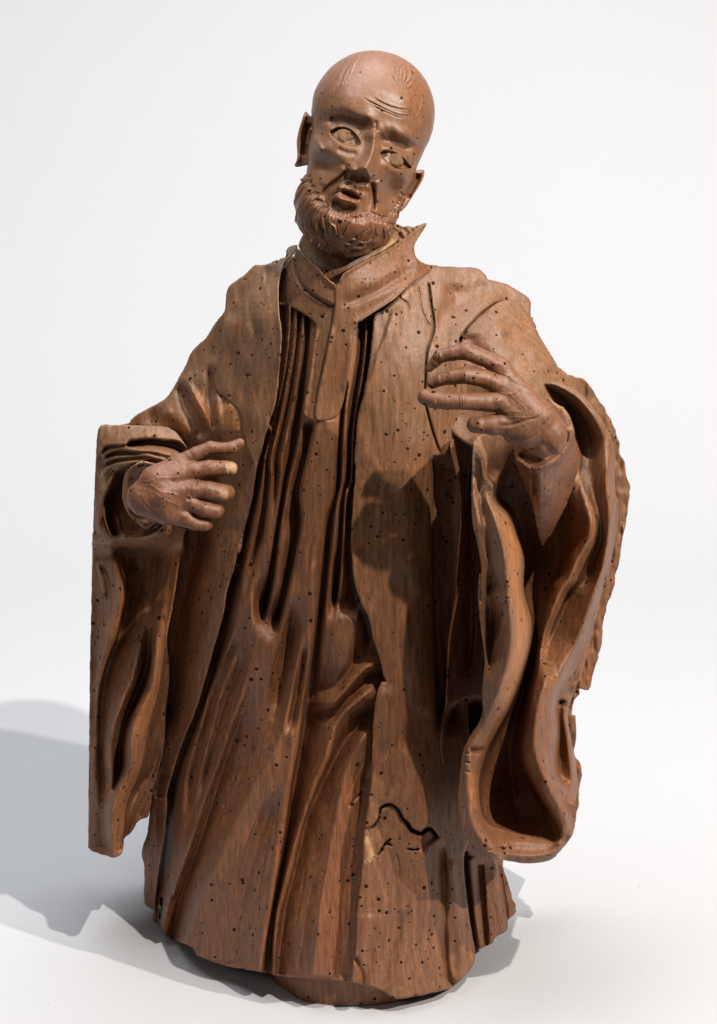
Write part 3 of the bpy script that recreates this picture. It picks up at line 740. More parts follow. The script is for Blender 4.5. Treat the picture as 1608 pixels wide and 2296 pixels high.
# ---- collar, yoke and placket -------------------------------------
def make_collar():
    cv = Canvas(610, 490, 1000, 960, 2.0).base(
        [(660,560,120),(645,600,125),(720,620,205),(760,640,222),(690,700,205),(650,690,165),(740,720,232),(800,680,225),(880,620,175),(940,590,110),(980,595,60),
         (830,600,190),(900,550,100),(930,510,20),(955,500,0),(720,850,248),(690,920,252),(760,900,252),(760,600,208)])
    s = cv.stroke
    left = C((375,235),(352,420),(420,470),(482,522),(476,600),(456,750),(437,850),(428,900),(440,928),(488,944),(540,930),(562,895),(575,700),(585,430),(570,395),(480,330),(410,230))
    s(C((392,235),(405,320),(445,375),(510,420),(560,442)), -8, 3, 4, tp=(.02,.02))
    s(C((480,530),(476,600),(456,750),(437,850),(430,900)), 7, 3, 9, tp=(.1,.1))
    cv.rough(1.0, 20, 41, 2.5)
    relief('placket', cv, left, 26, W_CASS, statue, edge=4)
    # standing collar, left half
    c2 = Canvas(610, 490, 1000, 960, 2.0); c2.D = cv.D + 9
    c2.stroke(C((405,190),(440,225),(500,285),(545,330),(572,350)), 9, 9, 5, tp=(0,0))
    relief('collar', c2, C((402,188),(415,196),(440,222),(500,282),(545,328),(572,350),(570,400),(562,440),(510,420),(445,373),(408,318),(392,262),(390,225)), 24, W_CASS, statue, edge=3)
    # right half runs on into the overlapping placket
    c3 = Canvas(610, 490, 1000, 960, 2.0); c3.D = cv.D + 9 + 5 * np.clip((700 - cv.Y) / 60, 0, 1)
    s = c3.stroke
    s(C((590,325),(610,298),(700,243),(830,174),(905,120),(962,82)), 8, 6, 10, tp=(0,0))
    s(C((575,440),(660,415),(760,370),(860,310),(930,260)), -9, 9, 14)
    s(C((920,150),(912,190),(925,235),(975,262)), 9, 14, 6)
    s(C((560,520),(540,620),(518,720),(498,800)), 6, 3, 7)
    s(C((640,560),(630,680),(606,830)), 5, 9, 3)
    s(C((650,523),(745,465),(830,410),(900,345)), 7, 9, 6, tp=(.05,.05))
    relief('collar', c3, C((590,322),(605,298),(650,270),(700,243),(770,208),(830,174),(870,145),(905,118),(935,92),(950,82),(967,78),(966,90),(950,118),(930,148),(917,172),(914,195),(924,230),(945,248),(972,260),(1020,267),(985,292),(900,347),(830,411),(745,466),(700,495),(651,524),(646,590),(640,650),(617,800),(604,862),(588,905),(560,932),(520,942),(486,936),(480,905),(487,860),(497,800),(517,720),(537,620),(555,520),(566,440),(570,360)), 24, W_CASS, statue, edge=3)
    # inside of the collar at the nape
    c4 = Canvas(800, 490, 960, 600, 2.0).base([(880,510,-60),(930,500,-50),(870,560,-40),(940,505,-50),(820,580,-30)])
    c4.rough(3, 6, 44)
    relief('collar', c4, ragged(C((790,60),(850,86),(870,96),(890,92),(910,97),(945,84),(935,110),(880,170),(800,230),(720,230)), 0.8, 45), 20, W_CASS, statue, edge=2, raw=True)
    # neck
    c5 = Canvas(640, 480, 920, 660, 2.0).base([(680,560,95),(740,600,165),(760,615,170),(800,590,150),(860,540,90),(700,500,90),(800,500,120),(880,520,40)])
    c5.paint('raw', C((690,252),(740,222),(800,190),(845,150)), 0.9, 9); c5.paint('raw', C((530,330),(580,338)), 0.9, 5)
    c5.rough(0.7, 24, 47)
    relief('neck', c5, C((410,170),(440,226),(500,290),(545,338),(585,345),(605,302),(700,250),(800,192),(850,150),(835,120),(780,80),(500,60)), 80, W_CASS, statue, edge=4)
make_collar()

# ---- sleeve, viewer's left (flat sawn outer side) ---------------------
def make_sleeve_left():
    cv = Canvas(185, 930, 470, 1950, HB).base(
        [(215,960,90),(300,955,110),(380,965,140),(330,1000,175),(225,1050,110),(400,1010,190),(240,1150,130),(300,1200,205),(360,1200,215),(420,1150,190),
         (205,1300,70),(260,1300,80),(330,1300,85),(400,1250,110),(400,1350,120),(205,1500,60),(270,1480,90),(330,1480,120),(380,1440,130),
         (205,1700,50),(260,1650,110),(330,1650,120),(400,1600,90),(205,1880,40),(250,1860,110),(300,1780,90),(340,1780,50)])
    s = cv.stroke
    # slab on top of the forearm and turned-back rolls
    cv.plate(L((110,1070),(700,1070),(800,1200),(840,1290),(770,1222),(700,1210),(640,1215),(560,1196),(450,1206),(380,1216),(350,1240),(230,1246),(180,1260),(150,1310),(100,1310)), 26, 3)
    s(L((345,1240),(450,1222),(560,1218),(680,1235),(770,1270),(800,1310)), -30, 5, 5, tp=(.1,.1), kind='f')
    s(L((150,1340),(230,1285),(330,1270),(450,1290),(600,1302),(740,1335)), 20, 6, 7, tp=(.05,.1))
    s(L((160,1355),(260,1315),(400,1312),(520,1305),(640,1330)), -16, 4, 4)
    s(L((160,1380),(260,1342),(400,1330),(520,1322),(620,1350),(690,1370)), 18, 6, 6, tp=(.05,.1))
    s(L((160,1420),(260,1372),(400,1352),(520,1345)), -16, 4, 5)
    s(L((150,1490),(220,1412),(320,1388),(440,1372),(560,1380)), 16, 7, 7, tp=(.05,.1))
    # mouth of the sleeve
    cv.plate(L((640,1400),(480,1385),(380,1425),(290,1455),(225,1580),(180,1700),(190,1840),(240,1960),(330,1940),(360,1960),(460,1950),(640,1840)), -85, 7)
    s(L((280,1440),(205,1590),(155,1700),(140,1830),(150,1960)), 14, 10, 5)
    s(L((260,1760),(285,1860),(305,1930),(350,1962),(400,1972),(455,1960),(530,1900),(620,1830)), 20, 6, 8, tp=(.1,.05))
    s(L((330,1990),(420,1985),(520,1930),(620,1860)), -9, 6)
    s(L((150,2000),(230,2040),(330,2075),(400,2070),(500,2020),(620,1920),(720,1900)), 32, 20, 16, tp=(.15,.1))
    # hollow below the pouch
    cv.blob(L((450,2180)), 55, 34, -44)
    # broad hanging panel
    cv.loft([
      (D((60,60,66),(45,800,66),(38,1400,62),(36,1790,60)),),
      (D((92,60,70),(80,700,64),(64,1000,62),(60,1250,75),(58,1600,68),(64,1790,70)),),
      (D((150,60,60),(200,160,120),(228,260,140),(233,340,145),(200,520,140),(130,700,128),(95,850,108),(88,1000,80),(86,1200,66),(88,1400,84),(92,1600,72),(104,1790,80)),),
      (D((195,60,20),(236,160,26),(250,260,30),(254,340,34),(220,530,44),(150,720,50),(116,880,46),(112,1050,44),(108,1250,40),(118,1400,54),(120,1500,70),(116,1640,70),(122,1790,84)),),
      (D((330,60,20),(340,200,44),(345,450,95),(330,640,135),(296,800,142),(228,950,142),(178,1100,142),(160,1250,142),(168,1400,138),(152,1500,140),(132,1600,140),(140,1700,135),(150,1800,120)),),
      (D((380,60,30),(385,200,60),(388,520,110),(380,620,72),(372,720,40),(335,840,24),(288,950,24),(243,1060,26),(215,1200,34),(205,1340,60),(180,1440,100),(158,1530,146),(146,1640,152),(165,1800,140)),),
      (D((430,60,50),(425,200,80),(410,520,135),(402,700,162),(385,860,172),(322,990,176),(277,1100,178),(264,1220,178),(268,1310,178),(218,1410,178),(172,1520,180),(158,1620,180),(172,1740,170),(185,1820,160)),),
      (D((460,60,90),(450,300,110),(440,560,150),(432,700,158),(412,900,150),(365,1050,150),(325,1200,150),(310,1320,145),(268,1430,140),(225,1560,150),(205,1680,155),(212,1800,140)),),
      (D((520,20,120),(500,300,128),(470,560,140),(462,720,110),(452,920,84),(415,1080,84),(380,1220,88),(345,1350,70),(300,1470,60),(255,1600,100),(235,1760,110)),),
      (D((572,0,150),(542,180,150),(508,400,150),(474,590,146),(472,750,96),(476,950,66),(445,1150,64),(405,1320,56),(362,1450,44),(300,1600,50),(244,1720,70)),),
    ], blur=(2, 4), mode='set', ease=60)
    s(D((100,170),(140,250),(150,320),(130,380)), -14, 5, kind='f')
    s(D((85,150),(110,260),(125,340)), 8, 4)
    cv.paint('raw', D((95,150),(120,250),(140,330)), 0.7, 7); cv.paint('raw', L((150,1440),(160,1520),(150,1600)), 0.8, 8)
    cv.paint('warm', D((555,20),(525,180),(490,400),(460,570)), 0.8, 12); cv.paint('warm', D((190,130),(215,260),(205,420),(150,600)), 0.7, 14); cv.paint('warm', D((400,900),(350,1000),(310,1150)), 0.4, 16)
    s(D((440,1180),(400,1330),(300,1450),(250,1550),(240,1660)), -14, 8, 8)
    for i in range(7):
        x = 250 + i * 18
        s(D((x + 40, 1400 + i * 12), (x, 1480 + i * 14), (x - 20, 1560 + i * 10)), -5, 3, kind='v')
    cv.rough(1.5, 22, 51, 2.5); cv.rough(0.7, 8, 52, 3.0)
    poly = L((112,1300),(118,1200),(125,1125),(138,1100),(155,1085),(330,1085),(560,1095),(640,1098),(690,1110),(750,1150),(790,1210),(830,1282),(760,1340),(690,1400),(650,1500),(650,1700),(700,1850),(822,1900)) + \
        D((576,0),(545,180),(512,400),(478,590),(490,800),(470,1000),(460,1200),(425,1350),(400,1450),(374,1594),(340,1605),(312,1625),(282,1680),(240,1708),(235,1740),(225,1798),(182,1825),(130,1810),(60,1790),(36,1770),(35,1755),(38,1400),(45,800),(60,0)) + L((82,2150),(95,1700))
    relief('sleeve', cv, ragged(poly, 0.35, 53), 0, W_MANTLE, statue, edge=4, back=-60.0, raw=True)
    # inner cuff round the wrist
    c = Canvas(255, 1015, 380, 1200, 1.8).base([(290,1060,235),(330,1035,262),(275,1110,225),(290,1160,225),(330,1180,240),(360,1100,240)])
    c.stroke(L((600,1415),(540,1392),(480,1382),(400,1420),(355,1490),(335,1600),(345,1700),(380,1780),(430,1840),(500,1885)), 14, 7, 7, tp=(.02,.02))
    c.stroke(L((430,1410),(480,1395),(560,1402)), -12, 3, kind='v')
    for x in (440, 475, 545): c.stroke(L((x,1370),(x+5,1415)), -7, 2, kind='v')
    c.paint('raw', L((430,1385),(480,1378),(560,1390)), 0.8, 5)
    c.rough(1.2, 9, 55)
    relief('cuff', c, ragged(L((615,1415),(570,1388),(480,1368),(430,1382),(370,1428),(333,1500),(316,1620),(328,1700),(360,1772),(420,1842),(500,1900),(560,1870),(612,1832),(580,1600)), 0.5, 56, 4), 60, W_CASS, statue, edge=4, raw=True)
make_sleeve_left()

# ---- sleeve, viewer's right ---------------------------------------
def make_sleeve_right():
    # broken outer board behind
    cv = Canvas(1150, 830, 1430, 1880, HB).base([(1180,860,110),(1300,880,60),(1380,1050,40),(1405,1150,30),(1390,1250,45),(1340,1500,70),(1280,1700,80),(1290,1850,80)])
    cv.rough(3.0, 10, 61, 2.0); cv.rough(2, 30, 62, 2)
    poly = R((800,402),(900,384),(980,368),(1050,366),(1110,378),(1160,380),(1200,392),(1240,440),(1290,520),(1335,580),(1345,620),(1370,650),(1385,690),(1408,720),(1405,760),(1420,790),(1430,870),(1460,930),(1475,1020),(1497,1100),(1490,1160),(1470,1300),(1450,1420),(1430,1550),(1400,1680),(1385,1720),(1350,1800)) + \
        U((1400,20),(1385,110),(1350,200),(1320,330),(1310,480),(1270,600),(1250,680),(1222,765),(1160,750),(1170,790),(1132,830),(1120,920),(1140,930),(1140,1100),(1128,1180),(1170,1230),(1180,1320),(1165,1400),(1160,1520),(1142,1560),(1138,1660),(1100,1680),(1000,1500),(1000,900),(1100,500)) + R((1250,1500),(1300,1000),(1200,600),(900,520))
    relief('sleeve_back', cv, ragged(poly, 0.9, 63, 9), 24, W_MANTLE, statue, edge=2, raw=True)
    # strip and recess between front panel and sleeve
    cv = Canvas(970, 880, 1120, 1870, HB).base([(1010,950,215),(1015,1200,262),(1010,1400,270),(1000,1600,275),(995,1750,270),(1060,1000,150),(1075,1200,170),(1075,1500,170),(1080,1650,170),(1060,1800,240),(1000,1820,250)])
    s = cv.stroke
    s(R((315,640),(325,850),(362,1000),(388,1120),(394,1280),(384,1450),(370,1600),(360,1780)) + U((388,60),(362,200),(325,400),(308,600),(300,760),(290,880)), 26, 3, 5, tp=(.05,.05), kind='f')
    s(R((430,760),(420,1000),(430,1300),(450,1600)) + U((440,100),(440,400),(410,700)), -34, 12, 12, tp=(.1,.1), kind='f')
    cv.char = np.zeros_like(cv.D); cv.paint('char', U((340,1120),(400,1020),(480,900)), 0.8, 34)  # darker colour over the whole rough hollow
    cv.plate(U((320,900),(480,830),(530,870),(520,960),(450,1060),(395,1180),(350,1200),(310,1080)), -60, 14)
    s(U((270,1130),(275,1230),(300,1310),(375,1300)), 8, 5)
    sl = cv.win(1000, 1090, 1560, 1700); r = np.random.RandomState(4)
    for i in range(120):
        x, y = r.uniform(310, 520), r.uniform(850, 1190)
        s(U((x, y), (x + 16, y - 14), (x + 30, y - 34)), r.uniform(-5, 6), 1.6)
    cv.plate(U((262,1360),(370,1310),(390,1420),(390,1600),(330,1610),(265,1480)), -26, 3)
    cv.paint('warm', R((330,860),(370,1000),(395,1120),(400,1280),(390,1450),(376,1600)) + U((392,60),(365,200),(328,400),(310,600)), 0.7, 9)
    cv.rough(1.5, 20, 65, 2.5)
    poly = R((330,790),(318,850),(350,980),(378,1100),(388,1250),(378,1400),(368,1550),(352,1750)) + \
        U((375,0),(355,130),(330,280),(306,450),(298,650),(292,760),(288,850),(272,950),(262,1040),(254,1130),(262,1230),(288,1318),(258,1352),(254,1400),(262,1480),(300,1570),(325,1625),(400,1700),(460,1760),(500,1700),(560,1300),(560,1000),(590,600),(570,200)) + R((560,1500),(540,1200),(540,900),(520,740),(400,740))
    relief('sleeve_lining', cv, poly, 80, W_CASS, statue, edge=3)
    # the wide sleeve itself: rolled rim round a deep hollow
    cv = Canvas(1000, 840, 1400, 1950, HB).base(
        [(1180,870,150),(1280,900,150),(1340,1000,170),(1370,1080,160),(1385,1150,140),(1250,960,200),(1300,1100,190),(1240,1150,180),
         (1065,1000,345),(1065,1150,410),(1100,1150,380),(1080,1300,435),(1120,1300,410),(1160,1350,330),(1090,1500,435),(1140,1500,380),(1170,1500,290),(1080,1620,425),
         (1210,1300,160),(1210,1450,120),(1250,1400,190),(1300,1300,240),(1340,1350,200),(1300,1500,230),(1260,1500,230),(1220,1600,215),(1290,1650,180),
         (1045,1700,410),(1060,1850,425),(1120,1920,440),(1200,1930,420),(1280,1860,330),(1190,1700,240),(1220,1780,290),(1260,1750,250),(1290,1760,200),(1130,1650,200)])
    s = cv.stroke
    # outer roll
    s(R((860,425),(1000,430),(1130,490),(1230,590),(1300,690),(1345,800),(1362,920),(1355,1050),(1330,1160)), 46, 26, 20, tp=(.15,.2))
    s(R((900,470),(1010,520),(1110,600),(1180,720),(1210,850),(1200,1000),(1160,1120)), -50, 18, 20, tp=(.1,.2), kind='f')
    s(R((1400,1150),(1385,1300),(1350,1450),(1310,1650)) + U((1290,80),(1230,280),(1160,480),(1080,640),(1030,740)), 26, 22, 16, tp=(.15,.15))
    s(R((1300,1160),(1200,1260),(1100,1340),(1000,1420)), 26, 18, 22, tp=(.1,.3))
    lip = [
      (R((470,770,370),(460,1000,395),(460,1200,415),(490,1450,432),(520,1620,440),(510,1800,440)) + U((502,150,440),(520,400,438),(540,560,432),(528,760,425),(528,880,420),(470,1040,412),(400,1180,412),(372,1450,422),(400,1680,432),(470,1780,436),(520,1900,420)),),
      (R((496,770,375),(488,1000,398),(484,1140,415),(515,1350,438),(545,1600,445),(530,1800,445)) + U((522,150,440),(540,400,432),(556,560,428),(545,760,425),(545,880,425)), None, (0,.1)),
      (R((525,770,300),(520,1000,310),(512,1130,360),(545,1350,430),(575,1600,432),(566,1800,425)) + U((562,100,405),(580,300,378),(566,470,378),(560,600,395),(562,760,420)), None, (0,.15)),
      (R((600,770,215),(600,1000,205),(556,1150,420),(605,1280,455),(645,1400,466),(682,1560,470),(690,1700,470)) + U((700,40,470),(706,160,470),(712,300,465),(716,470,460),(690,620,460),(612,830,455),(545,960,448),(480,1060,440),(430,1200,446),(436,1450,448),(470,1640,452),(560,1790,448),(620,1900,430)),),
      (R((660,770,200),(650,1000,190),(592,1165,400),(690,1285,400),(742,1420,388),(780,1530,376),(790,1650,370),(782,1760,370)) + U((780,0,370),(792,150,370),(840,310,362),(834,450,362),(800,600,365),(742,780,378),(690,900,390),(605,1030,405),(535,1160,412),(490,1320,416),(490,1500,416),(512,1620,420),(600,1770,432),(660,1900,425)),),
    ]
    lip = [([(x, y, q + (70 if y < 1480 else max(25, 70 - (y - 1480) * 0.25))) for x, y, q in c[0]],) + tuple(c[1:]) for c in lip]   # the lip stands well forward
    cv.loft(lip + [
      (R((700,770,195),(690,1000,180),(625,1150,200),(722,1275,185),(765,1410,160),(797,1530,135),(806,1650,125),(798,1760,120)) + U((796,0,120),(810,150,118),(858,310,118),(850,450,125),(816,600,140),(758,780,170),(708,900,195),(640,1040,230),(580,1160,250),(530,1320,262),(522,1500,285),(545,1640,330),(630,1752,415),(680,1900,420)),),
      (R((800,770,195),(830,1000,190),(840,1300,140),(890,1480,95),(885,1650,85),(875,1800,80)) + U((872,100,78),(885,280,80),(880,450,88),(850,600,105),(805,760,125),(765,900,145),(730,1050,165),(710,1200,170),(730,1400,180),(760,1600,225),(790,1745,380),(800,1900,400)),),
      (R((980,770,220),(1000,1000,200),(1030,1300,150),(1050,1500,135),(1005,1680,125)) + U((980,60,125),(925,220,128),(888,380,132),(866,560,150),(838,720,170),(808,880,185),(778,1040,205),(768,1150,212),(795,1270,212),(868,1410,215),(948,1550,235),(1020,1700,330),(960,1790,380),(920,1900,380)),),
      (R((1100,770,215),(1150,1000,190),(1235,1300,270),(1228,1425,282),(1152,1560,282),(1092,1690,275)) + U((1052,80,275),(1002,190,270),(940,340,262),(905,480,265),(886,640,310),(858,760,345),(832,900,362),(800,1060,372),(794,1150,376),(824,1260,380),(894,1400,384),(974,1540,386),(1052,1680,388),(1020,1800,375),(980,1900,365)),),
      (R((1180,770,205),(1230,1000,190),(1295,1300,232),(1300,1450,205),(1232,1620,190),(1180,1760,190)) + U((1130,90,192),(1050,250,196),(985,400,205),(945,520,250),(940,700,362),(900,860,392),(876,1000,404),(872,1120,408),(900,1240,408),(955,1360,404),(1028,1500,396),(1085,1640,384),(1050,1800,355),(1010,1900,340)),),
      (R((1300,770,250),(1350,900,252),(1350,1100,255),(1368,1250,268),(1358,1400,270),(1328,1600,270)) + U((1288,60,270),(1228,250,275),(1150,450,285),(1060,620,310),(1008,760,342),(985,880,345),(996,1050,345),(990,1200,345),(1005,1320,342),(1056,1430,335),(1108,1560,330),(1120,1680,320)),),
      (R((1340,770,200),(1385,900,175),(1392,1100,175),(1408,1250,178),(1390,1400,178),(1362,1600,178)) + U((1322,60,178),(1278,250,178),(1205,480,182),(1120,700,190),(1042,790,215),(1028,880,205),(1040,1050,205),(1028,1200,212),(1042,1330,235),(1098,1450,265)), None, (0,.05)),
      (U((1105,760,190),(1072,890,235),(1076,1000,245),(1096,1120,250),(1112,1250,250),(1122,1380,245),(1128,1480,240)), None, (.1,.1)),
      (U((1152,740,150),(1098,880,180),(1096,960,190),(1116,1080,195),(1140,1190,195),(1150,1300,190),(1155,1390,190),(1142,1500,220)), None, (.1,.1)),
    ], blur=(2, 4), mode='set', ease=110)
    s(R((860,425),(1000,430),(1130,490),(1230,590),(1300,690),(1340,790)), 20, 20, 14, tp=(.15,.3))
    s(U((590,560),(610,480),(650,360),(670,240)), 6, 5, 5)
    s(U((1020,850),(1060,845),(1090,860)), -16, 5, kind='f')
    cv.paint('char', U((1025,850),(1060,845),(1085,858)), 0.9, 6)
    # bottom: bowl with thick lip
    s(U((560,1815),(640,1805),(690,1800)), -8, 3)
    s(U((600,1790),(640,1780),(655,1770),(680,1790),(690,1730)), 8, 4)
    s(U((500,1560),(470,1480),(480,1400)), 12, 6)
    s(U((560,1830),(700,1835),(850,1850),(980,1830),(1070,1750)), 14, 9, 9, tp=(.1,.1))
    for y in (1170, 1230, 1290): s(U((420,y),(450,y+12)), -9, 3, kind='v')
    s(U((440,1150),(520,1160),(545,1140)), -22, 5, kind='f')
    cv.paint('warm', R((640,1250),(705,1380),(738,1520),(745,1700)) + U((742,40),(755,180),(785,320),(782,460),(740,620),(680,800),(600,960)), 0.9, 16, (.1,.15))
    cv.paint('warm', R((1200,1440),(1120,1580),(1070,1720)) + U((1030,90),(960,260)), 0.6, 12, (.2,.2)); cv.paint('warm', U((470,1300),(472,1450),(480,1560)), 0.6, 8)
    cv.rough(1.6, 22, 71, 2.5); cv.rough(0.7, 8, 72, 3.0)
    poly = R((820,425),(900,412),(1000,405),(1100,438),(1180,490),(1250,570),(1310,650),(1360,740),(1390,830),(1400,950),(1396,1080),(1402,1140),(1420,1200),(1422,1290),(1397,1450),(1372,1580),(1338,1750)) + \
        U((1335,20),(1312,120),(1290,230),(1250,380),(1215,520),(1190,630),(1150,730),(1122,800),(1098,870),(1092,960),(1110,1080),(1135,1190),(1146,1290),(1155,1380),(1142,1480),(1136,1560),(1130,1680),(1100,1745),(1060,1792),(1000,1863),(930,1890),(810,1897),(720,1886),(660,1876),(545,1868),(510,1830),(480,1790),(400,1700),(378,1600),(370,1450),(385,1300),(400,1180),(440,1080),(500,985),(530,920),(532,860),(528,760),(545,600),(542,520),(525,400),(508,250),(500,150),(512,0)) + \
        R((515,1850),(522,1640),(500,1480),(466,1330),(458,1200),(462,1000),(470,820),(485,780),(510,760),(600,720),(800,600))
    relief('sleeve', cv, ragged(poly, 0.35, 73), 90, W_MANTLE, statue, edge=6, raw=True)
    # tapering inner cuff
    c = Canvas(1140, 870, 1310, 1240, 2.0).base([(1150,1010,330),(1200,1050,420),(1245,1030,405),(1292,1000,290),(1170,1100,330),(1225,1110,385),(1280,1100,250),(1205,1180,300),(1250,1170,260),(1220,1225,210),(1260,930,370)])
    s = c.stroke
    s(R((850,970),(862,1060),(872,1170)), -12, 3, 4, tp=(.02,.3), kind='v')
    s(R((880,980),(890,1100),(900,1230)), 9, 4, 16)
    s(R((800,970),(830,1080),(870,1200)), 6, 10)
    s(R((755,900),(800,945),(860,985),(960,945),(1050,880),(1100,780),(1112,690)), 22, 8, 8, tp=(.08,.08))
    s(R((770,870),(830,920),(900,930),(980,890),(1040,830),(1075,760)), -26, 9, 9, tp=(.1,.1))
    s(R((900,1030),(970,1000)), -3, 1.2, kind='v'); s(R((900,1108),(985,1085)), -3, 1.2, kind='v')
    c.paint('raw', R((960,515),(1050,580),(1100,660),(1115,740)), 0.8, 6)
    c.rough(1.2, 14, 75)
    relief('cuff', c, ragged(R((738,840),(745,920),(765,990),(800,1070),(835,1150),(860,1230),(885,1350),(920,1480),(960,1430),(1010,1350),(1080,1210),(1150,1000),(1142,800),(1125,700),(1100,630),(1060,575),(1000,540),(950,505),(860,600)), 0.8, 76, 5), 70, W_HAND, statue, edge=5, raw=True)
make_sleeve_right()

# ---- hands -------------------------------------------------------
def finish_solid(name, V, F, cv, amp, mat, parent, along='n'):
    n = vnormals(V, F)
    wgt = np.clip((n[:, 2] - 0.02) / 0.3, 0, 1)
    dsp = cv.sample(V[:, 0], V[:, 1]) * wgt * amp
    V = V + (n * dsp[:, None] if along == 'n' else np.stack([dsp * 0, dsp * 0, dsp], 1))
    at = {'raw': cv.sample(V[:, 0], V[:, 1], cv.raw)} if hasattr(cv, 'raw') else None
    return link_mesh(name, at_d(V[:, 0], V[:, 1], V[:, 2]), F, mat, parent, attrs=at)
def hand(frame, k, palm, fingers, box, q0, deco, h=1.3, fat=1.2):
    """palm: tapered bones [(x,y,z,r),(x,y,z,r)]; fingers: chains of (x,y,z,r) in tracing units; z forward."""
    cx, cy = frame((0.5 * (box[0] + box[2]), 0.5 * (box[1] + box[3])))[0]
    d0 = q2d(cx, cy, q0)
    def pt(p): x, y = frame(p[:2])[0]; return (x, y, d0 + p[2] * k), p[3] * k * fat
    lo = frame((box[0], box[1]))[0]; hi = frame((box[2], box[3]))[0]
    G = grid3((lo[0], lo[1], d0 - 56), (hi[0], hi[1], d0 + 52), h)
    f = None
    for a, b in palm:
        (pa, ra), (pb, rb) = pt(a), pt(b)
        v = cone(G, pa, pb, ra, rb)
        f = v if f is None else smin(f, v, 9)
    ff = None
    for ch in fingers:
        g = None
        for a, b in zip(ch[:-1], ch[1:]):
            (pa, ra), (pb, rb) = pt(a), pt(b)
            v = cone(G, pa, pb, ra, rb)
            g = v if g is None else smin(g, v, 3.0)
        ff = g if ff is None else np.minimum(ff, g)
    f = smin(f, ff, 7)
    V, F = surface_nets(f, np.array([lo[0], lo[1], d0 - 56]), h)
    cv = Canvas(lo[0] - 4, lo[1] - 4, hi[0] + 4, hi[1] + 4, 0.9)
    deco(cv)
    return finish_solid('hand', V, F, cv, 1.0, W_HAND, statue)

def deco_left(cv):
    s = cv.stroke
    for v in [((430,1520),(520,1530),(600,1500),(700,1500),(800,1490)),((480,1580),(540,1560),(620,1610),(700,1620),(780,1650)),((600,1500),(660,1460),(760,1410),(840,1360)),
              ((470,1600),(490,1680),(560,1740),(640,1760)),((700,1620),(720,1570),(800,1530)),((560,1600),(620,1660),(700,1690),(780,1740))]:
        s(L(*v), 0.8, 1.8, 1.8)
    for p in ((890,1440),(880,1590),(850,1690),(800,1800)): cv.blob(L(p), 9, 8, 2.4)
    s(L((1240,1205),(1262,1215),(1270,1240)), -1.5, 1.2)
    s(L((940,1410),(1000,1390),(1060,1380)), 1.5, 2); s(L((880,1500),(900,1520),(890,1580)), -3, 3)
    s(L((1050,1380),(1060,1430)), -1.5, 1.2, kind='v'); s(L((1010,1560),(1000,1620)), -1.4, 1.2, kind='v')
    s(L((810,1650),(840,1640),(860,1665),(835,1690),(805,1680)), 1.6, 1.4); s(L((820,1660),(850,1672)), -2, 1.5)
    cv.paint('raw', L((1120,1425),(1160,1420),(1200,1425)), 1.0, 12, (.3,0)); cv.paint('raw', L((1075,1615),(1110,1630),(1150,1640)), 0.7, 8)
    sl = cv.win(500, 530, 1035, 1065); cv.D[sl] += np.random.RandomState(2).randn(*cv.D[sl].shape) * 0.8
    cv.rough(0.25, 8, 81)
hand(L, 0.2856,
     palm=[((485,1650,0,100),(600,1530,45,98)), ((485,1650,0,104),(640,1640,45,112)), ((490,1690,-10,96),(680,1760,20,86)),
           ((600,1520,45,100),(860,1450,60,60)), ((640,1620,40,115),(860,1590,60,68)), ((660,1690,35,100),(840,1690,40,62)), ((680,1760,15,95),(790,1800,10,70)),
           ((560,1520,30,90),(760,1390,20,62))],
     fingers=[[(740,1400,10,58),(900,1310,30,46),(1010,1262,40,42),(1110,1270,45,37),(1180,1262,48,40),(1240,1228,50,32)],
              [(860,1450,60,60),(1000,1425,80,54),(1120,1425,75,50),(1165,1426,70,48)],
              [(860,1590,60,66),(1000,1600,90,60),(1100,1620,70,60),(1140,1615,20,52)],
              [(840,1690,40,60),(960,1745,70,54),(1050,1762,50,50),(1070,1752,0,42)],
              [(790,1800,10,66),(880,1858,35,44),(965,1872,20,38),(990,1872,-10,32)]],
     box=(300,1150,1320,2000), q0=315, deco=deco_left)
def deco_right(cv):
    s = cv.stroke
    for v in [((610,340),(680,360),(740,400),(800,450)),((620,470),(700,490),(760,470),(790,440),(860,480)),((690,460),(740,520),(800,570),(820,610)),
              ((650,650),(740,640),(850,640),(930,600),(970,560)),((640,620),(720,600),(800,610)),((780,780),(860,700),(910,640)),((940,600),(990,560))]:
        s(R(*v), 0.8, 1.8, 1.8)
    for p in ((610,285),(605,400),(625,530),(650,665)): cv.blob(R(p), 9, 8, 2.6)
    s(R((440,180),(436,220)), 1.8, 2.2); s(R((420,330),(420,395)), 1.8, 2.2); s(R((412,505),(414,570)), -1.6, 1.2); s(R((395,505),(398,575)), -1.4, 1.2); s(R((375,510),(380,575)), -1.2, 1.2)
    s(R((250,215),(255,250)), 1.6, 1.6); s(R((255,360),(258,410)), -1.5, 1.3); s(R((230,520),(240,570)), -1.8, 1.6)
    s(R((640,700),(720,690),(820,660),(900,640)), -2.2, 4); s(R((790,810),(870,760),(920,700),(950,660)), -3, 4)
    cv.rough(0.25, 8, 83)
